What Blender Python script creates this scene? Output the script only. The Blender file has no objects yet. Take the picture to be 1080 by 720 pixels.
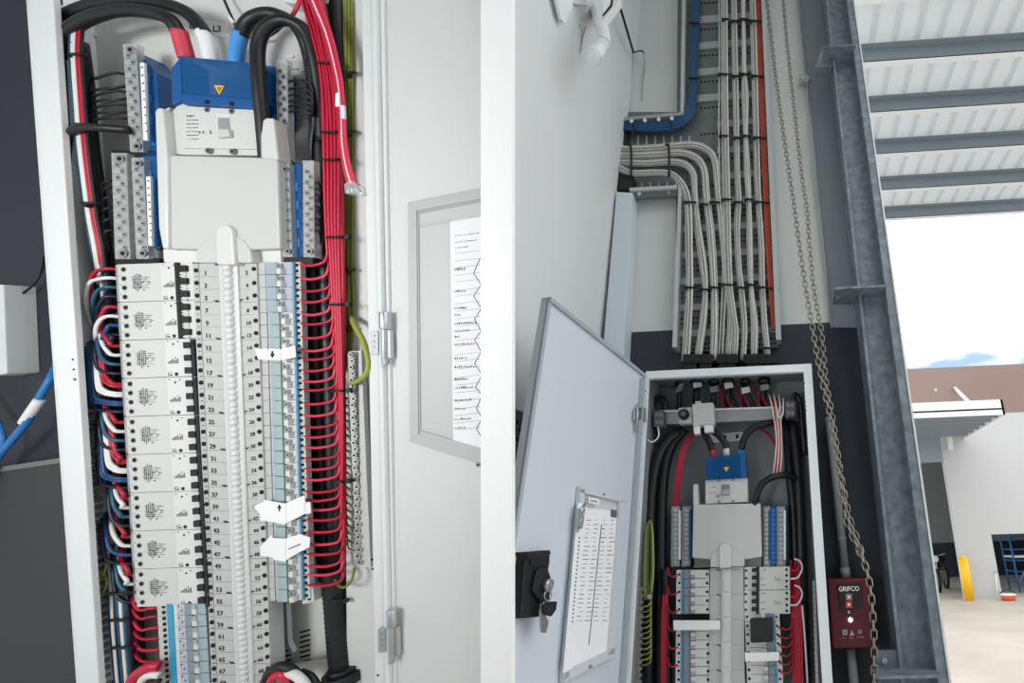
import bpy, bmesh, math, random
from mathutils import Vector, Matrix
rnd = random.Random(7)
sc = bpy.context.scene
COL = sc.collection
# ------------------------------------------------------------------ camera geometry
F, CX, CY, CAMZ = 520.0, 810.0, 360.0, 1.6
Zc = Vector(((768 - CX) / F, (360 + 935) / F, -1)).normalized()
fw = Vector((0, 0, -1))
Yh = (fw - Zc * fw.dot(Zc)).normalized()
Xh = Yh.cross(Zc)
PSI = math.radians(2.4)
Xc = Xh * math.cos(PSI) - Yh * math.sin(PSI)
Yc = Xh * math.sin(PSI) + Yh * math.cos(PSI)
RCW = Matrix((Xc, Yc, Zc))
CAM = Vector((0, 0, CAMZ))
FWD = RCW @ fw
M_R = Matrix.Identity(4)
M_L = Matrix.Translation(CAM) @ (RCW @ Matrix(((1, 0, 0), (0, 0, 1), (0, -1, 0)))).to_4x4()

class Frame: pass
LEFT, RIGHT = Frame(), Frame()
LEFT.M, RIGHT.M = M_L, M_R
LEFT.P = lambda u, v, y: Vector(((u - CX) / F * y, y, (CY - v) / F * y))
LEFT.px = lambda p: p.y / F
def ray(u, v): return RCW @ Vector(((u - CX) / F, (CY - v) / F, -1))
def RY(u, v, y):
    d = ray(u, v); return CAM + d * (y / d.y)
def RX(u, v, x):
    d = ray(u, v); return CAM + d * (x / d.x)
def RZ(u, v, z):
    d = ray(u, v); return CAM + d * ((z - CAMZ) / d.z)
RIGHT.P = RY
RIGHT.px = lambda p: (p - CAM).dot(FWD) / F
FR = LEFT

# ------------------------------------------------------------------ materials
MATS = {}
def lin(c): 
    c = c / 255.0
    return c / 12.92 if c <= 0.04045 else ((c + 0.055) / 1.055) ** 2.4
def mat(name, rgb, rough=0.5, metal=0.0, noise=0.0, scale=8.0, alpha=1.0, rgb2=None, emit=0, bump=0.0, coat=0.0):
    m = bpy.data.materials.new(name); m.use_nodes = True
    nt = m.node_tree; b = nt.nodes['Principled BSDF']
    c = tuple(lin(x) for x in rgb) + (1,)
    b.inputs['Base Color'].default_value = c
    b.inputs['Roughness'].default_value = rough
    b.inputs['Metallic'].default_value = metal
    b.inputs['Alpha'].default_value = alpha
    b.inputs['Coat Weight'].default_value = coat
    if emit:
        b.inputs['Emission Color'].default_value = c; b.inputs['Emission Strength'].default_value = emit
    if noise or rgb2 or bump:
        tc = nt.nodes.new('ShaderNodeTexCoord'); n = nt.nodes.new('ShaderNodeTexNoise')
        n.inputs['Scale'].default_value = scale; n.inputs['Detail'].default_value = 5
        nt.links.new(tc.outputs['Object'], n.inputs['Vector'])
        if noise or rgb2:
            r = nt.nodes.new('ShaderNodeValToRGB')
            c2 = tuple(lin(x) for x in rgb2) + (1,) if rgb2 else tuple(min(1, x * (1 + noise)) for x in c[:3]) + (1,)
            c1 = c if rgb2 else tuple(x * (1 - noise) for x in c[:3]) + (1,)
            r.color_ramp.elements[0].position = 0.3; r.color_ramp.elements[1].position = 0.7
            r.color_ramp.elements[0].color = c1; r.color_ramp.elements[1].color = c2
            nt.links.new(n.outputs['Fac'], r.inputs['Fac']); nt.links.new(r.outputs['Color'], b.inputs['Base Color'])
        if bump:
            bp = nt.nodes.new('ShaderNodeBump'); bp.inputs['Strength'].default_value = bump; bp.inputs['Distance'].default_value = 0.01
            nt.links.new(n.outputs['Fac'], bp.inputs['Height']); nt.links.new(bp.outputs['Normal'], b.inputs['Normal'])
    MATS[name] = m
    return m

mat('cab', (222, 226, 225), .42, noise=.02, scale=5)
mat('cab_in', (216, 218, 214), .55, noise=.03, scale=4)
mat('door', (214, 217, 215), .4, noise=.015, scale=3)
mat('plastic', (196, 198, 194), .4)
mat('plastic2', (208, 210, 206), .35)
mat('brk', (202, 204, 199), .45)
mat('brk_lt', (212, 214, 210), .42)
mat('cover', (186, 188, 185), .45)
mat('cover_line', (140, 143, 142), .5)
mat('dome', (204, 207, 206), .25)
mat('clear', (225, 230, 228), .15, alpha=.35)
mat('clear2', (222, 228, 226), .12, alpha=.45)
mat('ink', (28, 28, 30), .7)
mat('ink2', (95, 97, 100), .7)
mat('black', (16, 17, 19), .5)
mat('cable_black', (20, 22, 26), .45, noise=.2, scale=60)
mat('hole', (14, 14, 15), .8)
mat('red', (196, 28, 62), .4)
mat('red2', (214, 50, 84), .4)
mat('red3', (170, 18, 48), .4)
mat('sleeve_red', (206, 62, 84), .5)
mat('wire_white', (225, 224, 220), .4)
mat('wire_blue', (26, 70, 118), .4)
mat('wire_teal', (34, 86, 108), .4)
mat('wire_navy', (16, 22, 46), .4)
mat('sleeve_white', (236, 236, 234), .5)
mat('sleeve_blue', (70, 150, 226), .5)
mat('blue', (8, 84, 146), .35, noise=.05, scale=12)
mat('blue_cover', (0, 84, 146), .12, alpha=.78)
mat('blue_tag', (44, 150, 190), .4)
mat('green', (118, 128, 44), .45)
mat('green2', (150, 158, 62), .45)
mat('green3', (70, 96, 50), .45)
mat('brass', (196, 190, 172), .28, .85)
mat('chain', (152, 145, 134), .32, .85)
mat('steel', (200, 202, 204), .28, .9)
mat('zinc', (176, 180, 182), .4, .6)
mat('screw', (150, 152, 154), .35, .8)
mat('tape', (238, 239, 238), .5)
mat('paper', (240, 241, 244), .6)
mat('filler', (158, 174, 180), .3)
mat('filler_dk', (128, 142, 148), .3)
mat('filler_gn', (158, 180, 176), .3)
mat('lilac', (176, 180, 192), .4)
mat('tag_stripe', (92, 148, 180), .4)
mat('yellow', (232, 180, 40), .5)
mat('wall_dark', (44, 48, 58), .6, noise=.05, scale=3)
mat('plinth', (62, 62, 64), .7, noise=.06, scale=4)
mat('ledge', (120, 121, 120), .6)
mat('post', (250, 250, 250), .6)  # white of the collage border strip
mat('net_blue', (40, 120, 190), .4)

# ------------------------------------------------------------------ mesh building
class MB:
    def __init__(s, m='plastic'):
        s.bm = bmesh.new(); s.slots = []; s.m = m
    def idx(s, m):
        m = m or s.m
        if m not in s.slots: s.slots.append(m)
        return s.slots.index(m)
    def poly(s, vs, fs, m=None, smooth=False):
        i = s.idx(m); bv = [s.bm.verts.new(v) for v in vs]
        for f in fs:
            try:
                fc = s.bm.faces.new([bv[k] for k in f]); fc.material_index = i; fc.smooth = smooth
            except ValueError: pass
        return s
    def prism(s, pts, ext, m=None, smooth=False):
        """closed outline pts (clockwise or not) swept along ext"""
        n = len(pts); vs = [Vector(p) for p in pts] + [Vector(p) + Vector(ext) for p in pts]
        fs = [tuple(range(n)), tuple(range(2 * n - 1, n - 1, -1))] + [(i, i + n, (i + 1) % n + n, (i + 1) % n) for i in range(n)]
        return s.poly(vs, fs, m, smooth)
    def q(s, pts, y, th, m=None):
        """prism whose front outline sits at depth y, thickness th away from the viewer"""
        return s.prism([FR.P(u, v, y) for u, v in pts], (0, th, 0), m)
    def r(s, u0, v0, u1, v1, y, th, m=None, k=0.0):
        """upright rectangle of the photo at depth y; k = lean of its sides"""
        dx = k * (v1 - v0)
        return s.q([(u0, v0), (u1, v0 - k * (u1 - u0)), (u1 + dx, v1 - k * (u1 - u0)), (u0 + dx, v1)], y, th, m)
    def box(s, lo, hi, m=None):
        x0, y0, z0 = lo; x1, y1, z1 = hi
        return s.prism([(x0, y0, z0), (x1, y0, z0), (x1, y0, z1), (x0, y0, z1)], (0, y1 - y0, 0), m)
    def disc(s, u, v, y, rpx, th, m=None, n=8, ry=None):
        ry = ry or rpx
        return s.q([(u + rpx * math.cos(2 * math.pi * i / n), v + ry * math.sin(2 * math.pi * i / n)) for i in range(n)], y, th, m)
    def tube(s, pts, r, m=None, n=6, sub=4, closed=False, ends=True):
        pts = [Vector(p) for p in pts]
        if sub > 1 and len(pts) > 2: pts = spline(pts, sub, closed)
        N = len(pts); rings = []; i = s.idx(m); prev = None
        for k in range(N):
            a = pts[k - 1] if (k or closed) else pts[0]; b = pts[(k + 1) % N] if (k < N - 1 or closed) else pts[-1]
            t = (b - a)
            if t.length < 1e-9: t = Vector((0, 0, 1))
            t.normalize()
            if prev is None:
                ref = Vector((0, 1, 0)) if abs(t.y) < .9 else Vector((1, 0, 0))
                nx = (ref - t * ref.dot(t)).normalized()
            else:
                nx = prev - t * prev.dot(t)
                nx = nx.normalized() if nx.length > 1e-6 else t.orthogonal().normalized()
            prev = nx; ny = t.cross(nx)
            rr = r[k * (len(r) - 1) // max(1, N - 1)] if isinstance(r, (list, tuple)) else r
            rings.append([s.bm.verts.new(pts[k] + (nx * math.cos(2 * math.pi * j / n) + ny * math.sin(2 * math.pi * j / n)) * rr) for j in range(n)])
        for k in range(N if closed else N - 1):
            A, B = rings[k], rings[(k + 1) % N]
            for j in range(n):
                f = s.bm.faces.new((A[j], A[(j + 1) % n], B[(j + 1) % n], B[j])); f.smooth = True; f.material_index = i
        if ends and not closed:
            for R in (rings[0], rings[-1]):
                f = s.bm.faces.new(R); f.material_index = i
        return s
    def w(s, pts, rpx, m=None, n=6, sub=5, ends=True):
        """a wire through photo points (u, v, depth)"""
        P = [FR.P(*p) for p in pts]
        return s.tube(P, rpx * FR.px(P[len(P) // 2]), m, n, sub, ends=ends)
    def cyl(s, a, b, r, m=None, n=12, r2=None):
        return s.tube([a, b], [r, r if r2 is None else r2], m, n, 1)
    def text(s, txt, p, h, m='ink', xd=(1, 0, 0), zd=(0, 0, 1), center=True):
        vs, fs = glyphs(txt); xd, zd = Vector(xd), Vector(zd)
        if not vs: return s
        w = max(v[0] for v in vs); off = w / 2 if center else 0
        p = Vector(p)
        return s.poly([p + xd * ((v[0] - off) * h) + zd * (v[1] * h) for v in vs], fs, m)

def spline(P, sub, closed=False):
    out = []; n = len(P)
    for i in range(n if closed else n - 1):
        p1, p2 = P[i], P[(i + 1) % n]
        p0 = P[i - 1] if (i or closed) else p1 + (p1 - p2)
        p3 = P[(i + 2) % n] if (i + 2 < n or closed) else p2 + (p2 - p1)
        for k in range(sub):
            t = k / sub
            out.append(0.5 * ((2 * p1) + (p2 - p0) * t + (2 * p0 - 5 * p1 + 4 * p2 - p3) * t * t + (3 * p1 - p0 - 3 * p2 + p3) * t ** 3))
    if not closed: out.append(P[-1])
    return out
_G = {}
def glyphs(t):
    if t not in _G:
        c = bpy.data.curves.new('t', 'FONT'); c.body = t; c.resolution_u = 2; c.offset = .022
        o = bpy.data.objects.new('t', c); me = bpy.data.meshes.new_from_object(o)
        _G[t] = ([tuple(v.co) for v in me.vertices], [tuple(p.vertices) for p in me.polygons])
        bpy.data.objects.remove(o); bpy.data.meshes.remove(me); bpy.data.curves.remove(c)
    return _G[t]

ORIG = {}
def tag(o, label=None, cat=None, group=None, kind=None):
    for k, x in (('label', label), ('category', cat), ('group', group), ('kind', kind)):
        if x: o[k] = x
    return o
def thing(name, label, cat, at, group=None):
    o = bpy.data.objects.new(name, None); COL.objects.link(o); o.empty_display_size = .05
    at = Vector(at); ORIG[o.name] = at; o.matrix_world = FR.M @ Matrix.Translation(at)
    return tag(o, label, cat, group)
def part(name, mb, parent=None, bevel=0, label=None):
    me = bpy.data.meshes.new(name)
    bmesh.ops.recalc_face_normals(mb.bm, faces=mb.bm.faces[:])
    if parent is None:
        vs = [v.co for v in mb.bm.verts]
        lo = [min(v[i] for v in vs) for i in range(3)]; hi = [max(v[i] for v in vs) for i in range(3)]
        at = Vector(((lo[0] + hi[0]) / 2, (lo[1] + hi[1]) / 2, lo[2]))
    else: at = ORIG[parent.name]
    bmesh.ops.translate(mb.bm, verts=mb.bm.verts[:], vec=-at)
    mb.bm.to_mesh(me); mb.bm.free()
    for m in mb.slots: me.materials.append(MATS[m])
    o = bpy.data.objects.new(name, me); COL.objects.link(o); ORIG[o.name] = at
    if parent is None: o.matrix_world = FR.M @ Matrix.Translation(at)
    else: o.parent = parent
    if bevel:
        b = o.modifiers.new('bevel', 'BEVEL'); b.width = bevel; b.segments = 2; b.limit_method = 'ANGLE'; b.angle_limit = .6
    if label: o['label'] = label
    return o
def single(name, mb, label, cat, group=None, bevel=0):
    return tag(part(name, mb, None, bevel), label, cat, group)
def struct(name, mb, label=None, cat=None, bevel=0):
    return tag(part(name, mb, None, bevel), label, cat, None, 'structure')
def dup(root, delta, label, group=None):
    """copy of a thing, its parts and their sub-parts, moved by delta in the frame's own axes"""
    r = root.copy(); COL.objects.link(r)
    r.matrix_world = FR.M @ Matrix.Translation(ORIG[root.name] + Vector(delta))
    ORIG[r.name] = ORIG[root.name] + Vector(delta)
    r['label'] = label
    if group: r['group'] = group
    for ch in root.children:
        c = ch.copy(); COL.objects.link(c); c.parent = r
        for g in ch.children:
            d = g.copy(); COL.objects.link(d); d.parent = c
    return r
ORD = ('top first second third fourth fifth sixth seventh eighth ninth tenth eleventh twelfth thirteenth fourteenth fifteenth sixteenth seventeenth '
       'eighteenth nineteenth twentieth twenty-first twenty-second twenty-third twenty-fourth twenty-fifth twenty-sixth twenty-seventh twenty-eighth '
       'twenty-ninth thirtieth thirty-first thirty-second thirty-third thirty-fourth thirty-fifth thirty-sixth thirty-seventh thirty-eighth thirty-ninth fortieth').split()
def wire(name, pts, rpx, m, label, cat, group=None, n=6, sub=5):
    return single(name, MB(m).w(pts, rpx, m, n, sub), label, cat, group)
def ring(mb, u, v, y, wpx, dep, m='black', rpx=1.0, k=0.0):
    """a cable tie: a loop round a vertical bundle"""
    c = FR.P(u, v, y); s = FR.px(c); pts = []
    for i in range(12):
        a = 2 * math.pi * i / 12
        pts.append(FR.P(u + math.cos(a) * wpx, v + k * math.cos(a) * wpx, y + math.sin(a) * dep))
    return mb.tube(pts, rpx * s, m, 5, 1, closed=True)
SKY, SUN, SUNDIR, EXPO, SKYLOC, FILL = 2.45, 0.0, (-.5, .55, -.8), 0.0, (.3, .2, .1), ((-1.3, -.75, .15), 6.6, .6, 90)
# ================================================================== NEAR BOARD (left bay)
FR = LEFT
P = lambda u, v, y: FR.P(u, v, y)
# ---- the dark wall and plinth beside the cabinet
struct('wall_left', MB('wall_dark').q([(-160, -200), (150, -200), (150, 900), (-160, 900)], 1.13, .03),
       'dark navy painted wall beside the near switchboard', 'wall')
mb = MB('plinth').q([(-160, 521), (130, 478), (150, 900), (-160, 900)], 1.10, .03)
mb.q([(-160, 516), (130, 473), (130, 478), (-160, 521)], 1.097, .033, 'ledge')
struct('baseboard_left', mb, 'dark grey plinth with a paler top ledge under the navy wall', 'baseboard')
mb = MB('cab').q([(-12, 300), (3, 300), (7, 394), (-12, 397)], 1.08, .05)
mb.q([(3, 312), (5, 312), (9, 390), (7, 394)], 1.085, .045, 'zinc')
single('cable_duct', mb, 'pale grey duct end at the edge of the dark navy wall', 'duct', bevel=.002)
t = thing('network_cable', 'blue data cable with a white sleeve drooping over the dark navy wall', 'cable', P(0, 480, 1.09))
part('cable', MB('net_blue').w([(-75, 740, 1.085), (-40, 610, 1.085), (-14, 512, 1.088), (-2, 482, 1.085), (12, 465, 1.08), (28, 445, 1.075), (40, 422, 1.08), (55, 396, 1.09), (60, 385, 1.12)], 3.2, n=8), t)
part('sleeve', MB('tape').w([(25, 446, 1.076), (33, 434, 1.075), (42, 421, 1.079)], 4.2, n=8, sub=3), t, label='white sleeve')
wire('network_cable', [(-30, 398, 1.1), (-10, 432, 1.1), (0, 452, 1.09), (3, 470, 1.09), (-6, 492, 1.09), (-40, 590, 1.085), (-85, 740, 1.085)], 3, 'net_blue', 'second blue data cable curling off the photo edge below the duct end', 'cable')
wire('thin_cable', [(-5, 318, 1.115), (14, 315, 1.11), (32, 303, 1.11), (43, 288, 1.115), (47, 270, 1.13)], 1.1, 'cable_black', 'thin black wire arching across the dark navy wall', 'wire')

# ---- cabinet shell
D_RIM, D_BACK = .972, 1.068
cab = thing('switchboard_cabinet', 'near grey metal switchboard cabinet standing open, packed with breakers and wiring', 'cabinet', P(222, 800, 1.0))
mb = MB('cab_in').q([(62, -60), (400, -60), (415, 790), (122, 790)], D_BACK, .006)
# louvre slots pressed in the back plate
for c, (u0, v0) in enumerate(((279, 679), (296, 671), (316, 666))):
    for k in range(8 if c != 1 else 6):
        if c == 1 and k < 0: continue
        mb.q([(u0, v0 + 5.3 * k), (u0 + 11, v0 - 3 + 5.3 * k), (u0 + 11, v0 - 1.2 + 5.3 * k), (u0, v0 + 1.8 + 5.3 * k)], D_BACK - .0008, .002, 'hole')
mb.disc(97, 37, D_BACK - .003, 4.5, .006, 'cab', 10, 2)
mb.disc(306, 59, D_BACK - .003, 4, .006, 'cab', 10, 2)
part('back_plate', mb, cab)
# left rim, folded back into the left wall
a0, a1, b0, b1 = P(26.8, -12, D_RIM), P(54.6, -12, D_RIM), P(104.6, 735, D_RIM), P(81.5, 735, D_RIM)
mb = MB('cab').prism([a0, a1, b0, b1], (0, .012, 0))
part('left_rim', mb, cab, bevel=.002)
mb = MB('cab').prism([a0, a0 + Vector((.004, 0, 0)), b1 + Vector((.004, 0, 0)), b1], (0, D_BACK - D_RIM, 0))
part('left_side', mb, cab)
# rim dots
mb = MB('hole')
for u, v in ((76.5, 379), (77.5, 389.5)): mb.disc(u, v, D_RIM - .0005, 1.1, .002, 'hole')
mb.disc(78.5, 400, D_RIM - .001, 1.6, .002, 'screw')
part('rim_hole', mb, cab)
# right: inner flange, rim with a fold line, outer return
mb = MB('cab_in').q([(362, -12), (384, -12), (402, 735), (366, 735)], 1.034, .004)
part('inner_flange', mb, cab)
mb = MB('cab').q([(380.5, -12), (392, -12), (407, 735), (395.5, 735)], .985, .012)
mb.q([(391, -12), (396, -12), (410.5, 735), (406, 735)], .976, .012)
part('right_rim', mb, cab, bevel=.003)
mb = MB('cab').q([(383, -12), (385, -12), (402, 735), (399, 735)], .99, D_BACK - .99)
part('right_side', mb, cab)
mb = MB('hole')
for u, v in ((398.5, 712), (392.5, 600), (392.2, 590)): mb.disc(u, v, .9845, 1.2, .002)
part('rim_hole', mb, cab)
# sloped floor of the cabinet
mb = MB('cab').q([(285, 704), (402, 690), (404, 720), (405, 745), (270, 745)], 1.05, .01)
part('bottom_plate', mb, cab)
# ---- door, hinged on the right and swung flat
door = part('door', MB('door').q([(398, -12), (520, -12), (520, 735), (411, 735)], .992, .012), cab, bevel=.003)
door['label'] = 'pale grey door swung wide open'
def sub(name, mb, bevel=0, label=None): return part(name, mb, door, bevel, label)
sub('door_fold', MB('cab').q([(399, -12), (404.5, -12), (417, 735), (411.5, 735)], .986, .01), .002)
sub('inner_panel', MB('door').q([(411, -12), (520, -12), (520, 735), (424, 735)], .9905, .004), .0015)
# document pocket: frosted plastic frame with a raised lip
mb = MB('pocket')
def frame_quad(mb, outer, inner, y, th, m):
    n = len(outer)
    for i in range(n):
        j = (i + 1) % n
        mb.q([outer[i], outer[j], inner[j], inner[i]], y, th, m)
mat('pocket', (190, 191, 191), .3); mat('pocket_lip', (172, 173, 174), .3); mat('pocket_back', (196, 198, 197), .4)
O = [(430, 213), (520, 195), (520, 494), (432, 466)]
I = [(439, 222), (520, 207), (520, 483), (441, 457)]
mb.q(I, .9898, .001, 'pocket_back')
frame_quad(mb, O, I, .986, .0045, 'pocket')
I2 = [(441.5, 225), (520, 210), (520, 479), (443.5, 454)]
frame_quad(mb, I, I2, .988, .002, 'pocket_lip')
mb.q([(441, 236), (474, 231), (474, 235), (441, 240)], .989, .001, 'pocket')
mb.q([(443, 454), (520, 477), (520, 483), (443, 459)], .985, .004, 'pocket')
sub('document_pocket', mb, .001)
sub('screw', MB('screw').disc(504, 490, .985, 2.6, .005, n=10).disc(504, 490, .9845, 1.2, .001, 'hole'))
for n, (hu, hv) in enumerate(((408.5, 356), (416, 670))):
    mb = MB('zinc')
    mb.r(hu - 17.5, hv - 7, hu - 10, hv + 18, .973, .008, 'zinc', .01)          # leaf on the rim
    for k in (-2, 4, 10): mb.disc(hu - 14, hv + k, .9725, 1.2, .002, 'screw')
    c0 = P(hu - 7.5, hv - 10, .978); s = c0.y / F
    mb.r(hu - 10, hv - 8, hu + 3, hv + 22, .978, .01, 'steel', .02)
    mb.cyl(P(hu - 3.5, hv - 27, .978), P(hu - 2.5, hv + 28, .978), 3.2 * s, 'zinc', 10)
    mb.cyl(P(hu - 3.5, hv - 27, .975), P(hu - 3, hv - 9, .975), 4.6 * s, 'steel', 10)
    mb.cyl(P(hu - 2.6, hv + 22, .975), P(hu - 2.4, hv + 30, .975), 1.6 * s, 'zinc', 8)
    sub('hinge', mb, .0008)
# ---- the paper in the pocket
mb = MB('paper').q([(474.5, 234), (520, 226), (520, 484), (478, 469)], .9878, .0006)
r2 = random.Random(3)
def scrawl(mb, u, v, w, h, y, m='ink2', n=None, k=0.0):
    n = n or max(3, int(w / 2.2)); x = u
    for i in range(n):
        x = u + w * i / n; hh = h * r2.uniform(.4, 1); ww = w / n * r2.uniform(.35, .8)
        mb.q([(x, v - hh - k * (x - u)), (x + ww, v - hh * .9 - k * (x - u)), (x + ww * .8, v - k * (x - u)), (x - ww * .2, v - k * (x - u))], y, .0002, m)
ly = .9874
for i, v in enumerate((249, 256, 262)): scrawl(mb, 480, v, (26, 24, 14)[i], 1.2, ly, 'ink2', 9, .12)
for v in (267, 275, 282, 290, 297, 306, 312, 320, 328, 336, 344, 350, 359, 365, 374, 381, 389, 398, 406, 414, 423, 431, 438, 446, 453): 
    mb.q([(480, v), (506, v - 3), (506, v - 2.4), (480, v + .6)], ly, .0002, 'pocket_lip')
for v, w_ in ((286, 12), (309, 12), (327, 14), (334, 7), (343, 24), (351, 18), (357, 6), (365, 22), (380, 14), (389, 22), (402, 15), (411, 20), (424, 18), (433, 12), (444, 18), (453, 12)):
    scrawl(mb, 479.5, v - 1, w_, 2.6, ly, 'ink2', None, .05)
zz = [(506, 272), (499, 288), (507, 300), (499, 312), (507, 325), (500, 337), (507, 349), (500, 358), (507, 371), (500, 383), (508, 395), (501, 408), (508, 417), (502, 430), (508, 441), (502, 452), (508, 462)]
for a, b in zip(zz, zz[1:]):
    mb.q([a, (a[0] + .9, a[1]), (b[0] + .9, b[1]), b], ly, .0002, 'ink2')
scrawl(mb, 500, 472, 8, 1, ly, 'ink2', 4, -.25)
single('paper_sheet', mb, 'white handwritten circuit list in the pocket of the near door', 'paper')

# ---- tape with phase letters on the back plate
mb = MB('cab').q([(166, 17), (240, 24), (242, 39), (166, 31)], D_BACK - .001, .0008, 'tape')
single('phase_label', mb, 'pale tape strip lettered L1 L2 L3 above the blue terminal cover', 'label')
lab = bpy.data.objects['phase_label']
mb = MB('ink')
s = D_BACK / F
for tx, u, v in (('L1', 180, 27), ('L2', 204, 30), ('L3', 228.5, 33.5)):
    mb.text(tx, P(u, v, D_BACK - .0014), 9.5 * s, xd=(1, 0, -.05))
part('lettering', mb, lab)
# printed sheet behind the right neutral bar
mb = MB('paper2'); mat('paper2', (196, 199, 198), .6)
mb.q([(296, 62), (333, 66), (335, 134), (300, 132)], D_BACK - .001, .0008)
scrawl(mb, 304, 74, 12, 3, D_BACK - .0014, 'wire_blue', 5)
for k, v in enumerate((80, 84, 88, 92, 98, 104, 112, 122, 126)): scrawl(mb, 303, v, 24 if k % 3 else 14, 1, D_BACK - .0014, 'ink2', 12)
scrawl(mb, 318, 76, 10, 1.6, D_BACK - .0014, 'ink', 4)
single('instruction_sheet', mb, 'printed sheet on the back plate behind the right neutral bar', 'paper')

# ---- shroud above the breakers
sh = thing('chassis_shroud', 'pale plastic shroud with a rounded tongue below the main switch, near board', 'shroud', P(230, 280, 1.02))
mb = MB('plastic')
mb.q([(167, 163), (292, 166), (295, 262), (244, 264), (172, 262)], .982, .03)
part('front_plate', mb, sh, bevel=.004)
mb = MB('plastic2').q([(163, 118), (165.5, 113.5), (171, 113.5), (176, 166), (177, 262), (171, 262), (167, 240)], .976, .03)
part('side_cheek', mb, sh, bevel=.003)
mb = MB('plastic2').q([(274, 128), (281, 124), (288, 124.5), (293, 168), (288, 168), (275, 166)], .978, .03)
part('side_cheek', mb, sh, bevel=.003)
mb = MB('plastic').q([(171, 117), (179, 113), (183, 163), (176, 163)], .992, .02)
mb.disc(174.5, 119, .991, 2, .003, 'screw'); mb.disc(177, 147, .991, 1, .003, 'hole'); mb.disc(176.5, 135, .991, .8, .003, 'hole')
part('bracket', mb, sh)
mb = MB('plastic').q([(171, 262), (208, 262), (214, 277), (172, 277)], 1.0, .03, 'cab_in')
mb.q([(262, 262), (296, 262), (296, 277), (262, 277)], 1.0, .03, 'cab_in')
mb.q([(206, 277), (207, 263), (214, 254), (226, 247), (246, 247), (256, 253), (263, 262), (265, 277)], .979, .03, 'plastic')
pts = [(228, 279), (227, 250)] + [(235.8 - 8.6 * math.cos(a), 245 - 8.5 * math.sin(a)) for a in [i * math.pi / 8 for i in range(9)]] + [(245, 250), (247, 279)]
mb.q(pts, .972, .02, 'plastic2')
part('tongue', mb, sh, bevel=.003)

# ---- main switch
ms = thing('main_switch', 'white three-pole main switch under the blue cover in the near board', 'switch', P(225, 165, 1.0))
mb = MB('plastic2').q([(181, 118), (190, 109), (270, 113), (272, 164), (190, 163), (180, 160)], .993, .04)
mb.q([(189, 112), (271, 116), (272, 157), (192, 156)], .988, .01, 'plastic2')
for u, v in ((218, 115.5), (244, 117), (219, 158.5), (244.5, 159.5)):
    mb.disc(u, v, .9868, 3, .003, 'screw', 10); mb.disc(u, v, .9862, 1.2, .002, 'hole')
for k, v in enumerate((127, 131, 135, 139, 143, 147)): scrawl(mb, 197, v, 13, 1.2, .9872, 'ink2', 6)
scrawl(mb, 197, 123, 8, 2.4, .9872, 'ink2', 4)
for tx, u in (('3', 210), ('4', 214)): mb.text(tx, P(u, 141, .987), 4.5 * .987 / F, 'ink2')
scrawl(mb, 221, 141, 3, 6, .9872, 'ink2', 2)
part('body', mb, ms, bevel=.003)
mb = MB('cab_in').q([(228, 119), (242.5, 120), (242.5, 144), (228.5, 145)], .9868, .004)
mb.q([(229, 136), (241, 136), (242, 144), (229.5, 145)], .98, .008, 'plastic')
mb.q([(229, 124), (240, 124), (241, 137), (230, 137)], .984, .006, 'zinc')
part('toggle', mb, ms, bevel=.001)
mb = MB('blue_cover')
mb.q([(190.5, 59), (267, 66.5), (268, 104), (192, 98)], .978, .05)
mb.q([(180.5, 72), (190.5, 59), (192, 105), (181, 110)], .984, .05, 'blue')
mb.q([(192, 97), (268, 103), (269, 114), (191, 109)], .981, .03, 'blue')
for u, v in ((217.5, 107), (243.5, 109)): mb.disc(u, v, .979, 2.6, .004, 'hole')
part('terminal_cover', mb, ms, bevel=.0015, label='translucent blue terminal cover')
mb = MB('yellow').q([(225.5, 89.8), (236.5, 90.3), (231.2, 99.8)], .9768, .0008)
for d in (.0,): mb.q([(229, 92), (233.5, 92.2), (231.2, 96.5)], .9765, .0006, 'ink').q([(230.3, 92.6), (232.2, 92.7), (231.2, 95)], .9763, .0006, 'yellow')
part('warning_triangle', mb, ms, label='yellow warning triangle')

# ---- power cables
def sleeve_cable(name, label, pts, r, sl, slm, sll):
    t = thing(name, label, 'cable', P(*pts[0]))
    part('jacket', MB('cable_black').w(pts, r, n=10), t)
    if sl: part('sleeve', MB(slm).w(sl, r * 1.05, n=10), t, label=sll)
    return t
sleeve_cable('power_cable', 'thick black cable ending in a red sleeve at the near main switch',
    [(63, 60, 1.0), (70, 36, .995), (92, 20, .99), (125, 11, .985), (158, 13, .985), (178, 20, .985), (187, 32, .99), (191, 42, .995)], 6.6, [(188.5, 32, .99), (192.5, 46, .995), (197, 62, 1.0)], 'sleeve_red', 'red heat-shrink sleeve')
sleeve_cable('power_cable', 'thick black cable ending in a white sleeve at the near main switch',
    [(56, 66, 1.02), (62, 26, 1.01), (90, 8, 1.0), (130, 1, 1.0), (170, 4, 1.0), (195, 12, 1.0), (209, 25, 1.0), (216, 36, 1.0)], 6.4, [(214, 34, 1.0), (219, 46, 1.0), (223, 66, 1.0)], 'sleeve_white', 'white heat-shrink sleeve')
sleeve_cable('power_cable', 'thick black cable ending in a blue sleeve at the near main switch',
    [(254, 38, 1.0), (259, 26, 1.0), (268, 18, 1.0), (282, 14, 1.0), (296, 17, 1.005), (312, 27, 1.01), (324, 50, 1.03), (331, 90, 1.04), (335, 150, 1.045)], 6.2, [(254.5, 35, 1.0), (251, 48, 1.0), (248.5, 68, 1.0)], 'sleeve_blue', 'blue heat-shrink sleeve')
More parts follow.
